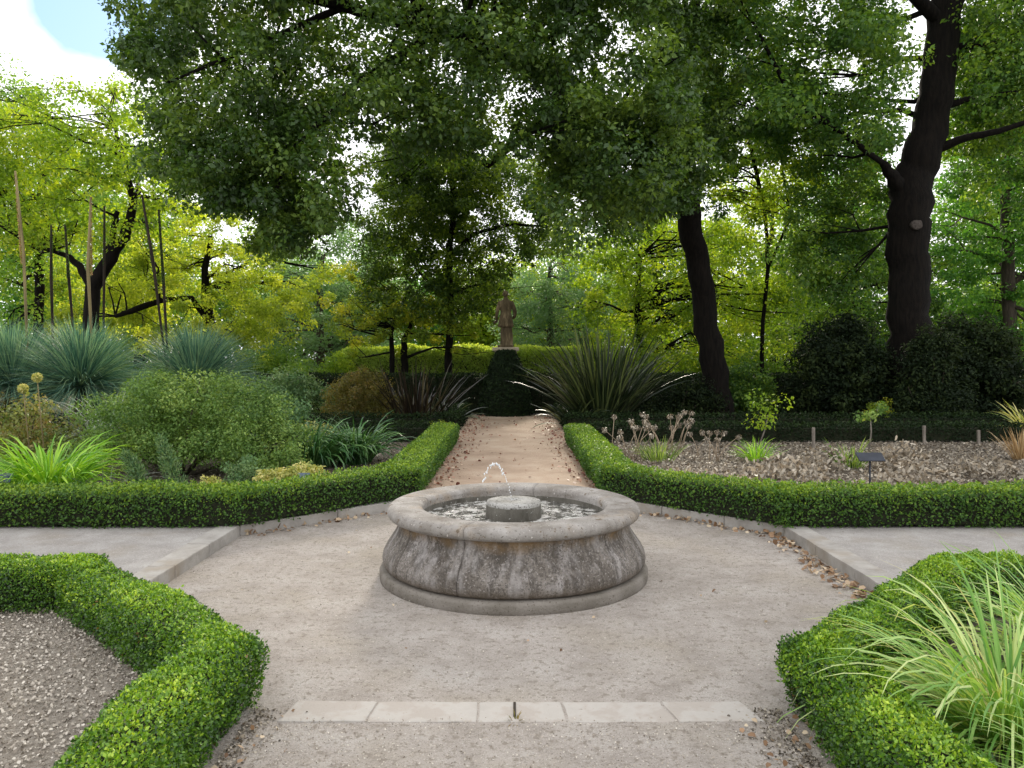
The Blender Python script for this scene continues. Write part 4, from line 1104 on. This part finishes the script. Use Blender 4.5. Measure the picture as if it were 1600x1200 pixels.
# phormium right and left
tuft('phormium', 'big dark sword-leaved plant right of the path, bristling over the hedge', (2.05, 17.4), 480, 2.3, .040, M['darkblade'], .42, (.7, 1.56), (.0, .95), 'plant', None, k=6)
tuft('phormium', 'bronze sword-leaved plant left of the path, in the shade', (-2.15, 17.1), 170, 1.6, .036, M['bronze'], .5, (.8, 1.54), (.0, .9), 'plant', None, k=6, lr=(.35, 1.1))
tuft('phormium', 'low drooping dark blades at the left side of the path end', (-1.45, 17.6), 34, .95, .05, M['darkblade'], .15, (.4, 1.2), (.9, 1.9), 'plant', None, k=6)
tuft('phormium', 'olive-leaved young sword plant at the foot of the big dark one', (1.35, 16.9), 46, 1.0, .05, M['darkblade'], .15, (.3, 1.2), (.5, 1.5), 'plant', None, k=6)
# bright strap clump, deep green straps
tuft('strap_leaf_clump', 'bright green arching strap-leaved clump behind the left hedge, nearest the left edge', (-4.85, 8.05), 420, .92, .024, M['lily'], .24, (.8, 1.55), (1.3, 3.2), 'plant', None, k=6)
tuft('strap_leaf_clump', 'small bright green strap-leaved clump cut by the left edge', (-5.55, 8.0), 110, .6, .026, M['lily'], .12, (.5, 1.45), (.6, 1.9), 'plant', None, k=6)
ag = 'deep green strap-leaved clumps at the back of the left bed'
for (x, y, s) in ((-3.25, 10.9, 'left end'), (-2.75, 10.6, 'middle, nearest the hedge'), (-2.25, 11.0, 'right end')):
    tuft('agapanthus', f'glossy deep green strap-leaved clump, {s} of the row of three', (x, y), 360, .86, .028, M['agap'], .22, (.8, 1.55), (1.4, 3.3), 'plant', ag, k=6)
# blue-green spiky mounds and their stalks
sp_ = 'blue-green fine-leaved mounds at far left'
for (x, y, L_, n, s) in ((-8.2, 12.6, 1.2, 2200, 'cut by the left edge'), (-6.95, 12.4, 1.2, 2200, 'with the most stalks, second from the left'), (-5.2, 12.6, 1.15, 2200, 'with two dark stalks, behind the broad shrub')):
    rt = tuft('spiky_mound', f'blue-green spiky mound of very fine leaves, {s}', (x, y), int(n * 1.3), L_, .011, M['bluegrass'], .12, (-.3, 1.5), (-.1, 1.5), 'plant', sp_, zb=1.15, k=4, lr=(.75, 1.05))
    mb = MB(); mb.tube([(x, y, 0), (x + .03, y, .5), (x, y, 1.25)], [.16, .14, .10], 10, wob=.3); mb.build('stump', M['bark2'], rt)
tuft('dry_blade_clump', 'grey criss-crossing drooping blades below the blue-green mounds', (-5.7, 10.9), 130, 1.1, .018, M['greygrass'], .2, (.5, 1.4), (.8, 2.0), 'plant', None, k=7, zb=.3)
stk = [((24, 268), (42, 530), 12.5, 'stalk', 'pale tan, leftmost'), ((80, 352), (82, 510), 12.9, 'stalk_dark', 'dark upright, right of the leftmost pale one'), ((102, 352), (113, 500), 13.2, 'stalk_dark', 'dark and slightly leaning'),
       ((142, 308), (143, 530), 12.5, 'stalk', 'brown and straight, in front of the forked trunk'), ((163, 322), (162, 490), 13.3, 'stalk_dark', 'thin, just right of the fork'),
       ((222, 305), (253, 520), 12.5, 'stalk_dark', 'dark, leaning left, left one of the close pair'), ((248, 328), (261, 540), 12.6, 'stalk_dark', 'dark, right one of the close pair')]
for (a, b_, D, mt, s) in stk:
    p1 = W(*a, D); p0 = W(*b_, D); base = p0 + (p0 - p1) * .28
    o = MB(); m_ = (p0 + p1) / 2 + rng.normal(size=3) * .02
    root = empty('flower_stalk', tuple(base), f'tall old flower stalk, {s}', 'flower stalk', 'tall dry flower stalks above the blue-green mounds')
    o.tube([base, p0, m_, p1], [.017, .019, .026, .016], 8, wob=.3); o.build('stem', M[mt], root)
    # rough spent spike
    n = 700; t = rng.random(n)[:, None]; P = p1 * (1 - t) + (p0 * .55 + p1 * .45) * t
    Nn = sph(n)
    link('spent_flowers', leaves_mesh('spent_flowers', P + Nn * .010, Nn, Nn + rng.normal(size=(n, 3)) * .3, .024, .014, rng.random(n) * .5), M['drygold'] if mt == 'stalk' else M['darkmix'], root)

# rosemary-like sprigs
def sprig(label, base, tip, n, wid, mat, name='sprig_plant', group=None):
    base = np.array(base, float); tip = np.array(tip, float)
    root = empty(name, tuple(base), label, 'plant', group)
    t = rng.random(n) ; P = base + (tip - base) * t[:, None]; P[:, 2] += np.sin(t * PI) * .04
    d = sph(n); ax = unit((tip - base)[None])
    off = d * (wid * (1 - .75 * t))[:, None] * rng.random((n, 1))
    T = d + ax * .9
    link('foliage', leaves_mesh('foliage', P + off, sph(n), T, .045, .010, rng.random(n)), mat, root)
    mb = MB(); mb.tube([base - [0, 0, .03], (base + tip) / 2 + [0, 0, .03], tip], [.012, .008, .003], 6); mb.build('stem', M['bark2'], root)
sg = 'feathery grey-green sprigs behind the left hedge'
sprig('feathery sprig arching up to the left, left one of the pair', W(232, 775, 8.0) * [1, 1, 0] + [0, 0, ZP], W(195, 708, 8.1), 2200, .17, M['rosemary'], group=sg)
sprig('feathery sprig leaning steeply, right one of the pair', W(285, 775, 8.0) * [1, 1, 0] + [0, 0, ZP], W(250, 685, 8.1), 2200, .17, M['rosemary'], group=sg)
tuft('fine_grass_tuft', 'wispy grass arching behind the left hedge next to the bright straps', (-4.2, 8.0), 70, .6, .008, M['greygrass'], .1, (.5, 1.3), (1., 2.4), 'grass', None, k=7)
tuft('fine_grass_tuft', 'small green tufts of weed growing along the inner hedge edge, left of the fountain', (-1.75, 9.2), 80, .28, .008, M['shrub'], .25, (.5, 1.4), (.5, 2.0), 'grass', None, k=4)

# fluffy pale flower heads at left
for (px, py, s) in ((58, 590, 'upper right one of the pair'), (36, 607, 'lower left one of the pair')):
    c = W(px, py, 9.6); root = empty('globe_flower', (c[0], c[1], ZP), f'fluffy pale yellow-green flower head on a thin stem, {s}', 'flower', 'fluffy pale flower heads at the left')
    n = 260; d = sph(n)
    link('bloom', leaves_mesh('bloom', c + d * .035, d + sph(n) * .4, d, .05, .014, rng.random(n)), M['cream'], root)
    mb = MB(); mb.tube([(c[0] + .12, c[1], ZP - .02), (c[0] + .05, c[1], c[2] * .6), tuple(c)], [.008, .007, .005], 6); mb.build('stem', M['shrub'] if False else M['stalk'], root)

# ------------------------------------------------------------------ right bed: dry plants, grass, saplings, label, stakes
def dryheads(label, c, n, h, group):
    root = empty('dry_seedhead_plant', (c[0], c[1], ZP), label, 'plant', group)
    for i in range(n):
        b = np.array([c[0] + random.gauss(0, .16), c[1] + random.gauss(0, .12), ZP]); a = random.uniform(0, 2 * PI); l = random.uniform(.1, .38)
        t_ = b + [math.cos(a) * l, math.sin(a) * l, h * random.uniform(.6, 1.0)]
        mb = MB(); mb.tube([b, (b + t_) / 2 + [0, 0, .06], t_], [.006, .005, .003], 5)
        mb.build('stem', M['drystem'], root)
        D = sph(50); P = t_ + D * [.028, .028, .03]
        T = D.copy(); T[:, 2] -= 1.2
        link('seedhead', leaves_mesh('seedhead', P, D + sph(len(D)) * .5, T, .05, .015, rng.random(len(P))), M['dry'], root)
dg = 'dry brown plants of the mulched bed'
dryheads('tall dry plant with drooping seedheads nearest the path hedge', (1.75, 11.4), 11, .66, dg)
dryheads('tall dry plant with drooping seedheads, second from the path hedge', (2.45, 11.9), 14, .70, dg)
dryheads('pale dry seedhead plant, rightmost of the three tall ones', (2.95, 11.2), 9, .5, dg)
def drypile(label, c, rx, ry, h, n):
    root = empty('dry_plant', (c[0], c[1], ZP), label, 'plant', dg)
    a = rng.uniform(0, 2 * PI, n); r = np.sqrt(rng.random(n))
    P = np.stack([c[0] + np.cos(a) * r * rx, c[1] + np.sin(a) * r * ry, ZP + rng.random(n) ** 1.2 * h * 1.7 * (1.1 - r * .5)], 1)
    T = rng.normal(size=(n, 3)); T[:, 2] += .3
    link('foliage', leaves_mesh('foliage', P, sph(n), T, .075 * rng.uniform(.6, 1.3, n), .032, rng.random(n) ** .6, blunt=True, fold=.4), M['dry'], root)
drypile('withered tan clump at the front of the mulched bed, left of the black label', W(1225, 735, 8.9)[:2], .48, .45, .24, 700)
drypile('withered tan clump just behind the black plant label', W(1405, 700, 10.2)[:2], .40, .3, .26, 480)
drypile('withered tan clump at the front of the bed, right of the black label', W(1420, 740, 8.7)[:2], .50, .40, .20, 600)
drypile('low withered patch towards the right edge of the mulched bed', W(1535, 715, 9.8)[:2], .45, .3, .15, 420)
drypile('thin withered patch near the path hedge corner of the mulched bed', W(1080, 735, 9.4)[:2], .6, .5, .08, 260)
drypile('narrow withered clump behind the front left tan clump', W(1285, 705, 10.4)[:2], .35, .3, .2, 260)
gg = 'green grass tufts of the mulched bed'
tuft('grass_tuft', 'green grass tuft among the tall dry seedheads', (2.15, 11.3), 150, .38, .010, M['shrub'], .22, (.7, 1.5), (.3, 1.4), 'grass', gg)
tuft('grass_tuft', 'bright green grass tuft with pale arching outer leaves in the mulched bed', W(1182, 705, 11.3)[:2], 130, .42, .014, M['lily'], .12, (.5, 1.5), (.4, 1.9), 'grass', gg)
tuft('grass_tuft', 'loose green leafy tuft left of the black label', W(1330, 700, 10.6)[:2], 90, .45, .016, M['shrub'], .16, (.6, 1.5), (.4, 1.5), 'grass', gg)
tuft('straw_tuft', 'straw-coloured dry grass tuft at the right edge of the mulched bed', W(1597, 700, 11.4)[:2], 140, .55, .012, M['drygold'], .12, (.9, 1.5), (.1, .8), 'grass', None)
tuft('phormium', 'variegated arching plant in the shade at the right edge', (10.5, 15.5), 70, .95, .035, M['cream'], .2, (.3, 1.4), (.4, 1.6), 'plant', None)

def sapling(label, base, top, mat, n=5, R=.14, leaf=.06):
    base = np.array(base, float); top = np.array(top, float)
    root = empty('sapling', tuple(base), label, 'sapling', None)
    mb = MB(); m_ = (base + top) / 2 + [.03, 0, .0]
    mb.tube([base - [0, 0, .04], m_, top], [.016, .012, .006], 7); mb.build('trunk', M['stake'], root)
    C = top + rng.normal(size=(n, 3)) * [R, R * .7, R * .8]
    q = clump_leaves(C, R * .9, 34, leaf, .7, .8)
    link('foliage', leaves_mesh('foliage', *q[:3], q[3], q[4], q[5]), mat, root)
b = W(1184, 690, 13.2); b[2] = ZP
sapling('thin pale-stemmed sapling with yellow-green leaves above the bright grass tuft', b, W(1200, 648, 13.2), M['yellowgreen'], 8, .22)
b = W(1357, 700, 12.6); b[2] = ZP
sapling('thin-stemmed sapling with small greenish yellow leaves behind the black plant label', b, W(1360, 648, 12.6), M['shrub'], 6, .10)

# plant labels
def plabel(label, px, py, D, w, h, mat, tilt=.9):
    c = W(px, py, D)
    root = empty('plant_label', (c[0], c[1], ZP), label, 'plant label', 'small plant labels on stakes')
    mb = MB(); mb.tube([(c[0], c[1] + .01, ZP - .08), (c[0], c[1] + .01, c[2])], .010, 8); mb.build('stake', M['black'], root)
    mb = MB(); mb.box(-w / 2, w / 2, -h / 2, h / 2, -.006, .006)
    o = mb.build('plate', mat, root, smooth=False, bevel=.002)
    o.location = (0, 0, c[2] - ZP); o.rotation_euler = (tilt, 0, 0)
plabel('black tilted plant label on a thin stake in the mulched bed', 1360, 714, 8.0, .27, .13, M['black'], .6)
plabel('small slate-blue plant label among the cream ground cover', 474, 746, 7.75, .12, .10, M['bluelabel'])
plabel('small slate-blue plant label at the left edge by the bright straps', 7, 747, 7.6, .14, .10, M['bluelabel'])
wg = 'short wooden stakes in the mulched bed'
for (px, py0, py1, D, s) in ((1271, 668, 698, 12.6, 'below the gap between the two low hedges, left one'), (1444, 665, 680, 13.4, 'against the dark hedge, middle one'), (1529, 672, 682, 13.4, 'against the dark hedge, right one')):
    a = W(px, py0, D)
    o = MB(); o.box(a[0] - .022, a[0] + .022, D - .02, D + .02, ZP - .05, a[2])
    tag(o.build('wooden_stake', M['stake'], None, smooth=False, bevel=.004), f'short grey wooden stake {s}', 'stake', wg)
# pale bench slab under the shaded shrub
bn = empty('stone_bench', (6.25, 20.4, ZP), 'low pale stone bench slab in the shade right of the leaning trunk', 'bench')
mb = MB(); mb.box(5.85, 6.75, 20.2, 20.55, .38, .45); mb.build('seat', M['slab'], bn, smooth=False, bevel=.01)
for x in (5.95, 6.5):
    mb = MB(); mb.box(x, x + .15, 20.25, 20.5, ZP - .03, .379); mb.build('leg', M['slab'], bn, smooth=False, bevel=.008)
# dark plugged joint in the flush strip
mb = MB(); mb.box(.006, .018, 3.42, 3.56, .0, .009); 
bt = mb.build('dark_joint', M['mortar'], None, smooth=False, bevel=.002)
tag(bt, 'narrow dark joint across the flush stone strip', 'joint')
tuft('weed', 'tiny dry weed at the front end of the dark joint in the stone strip', (.012, 3.385), 26, .05, .005, M['brownshrub'], .02, (.2, 1.4), (.3, 1.8), 'plant', None, zb=.004, k=4)
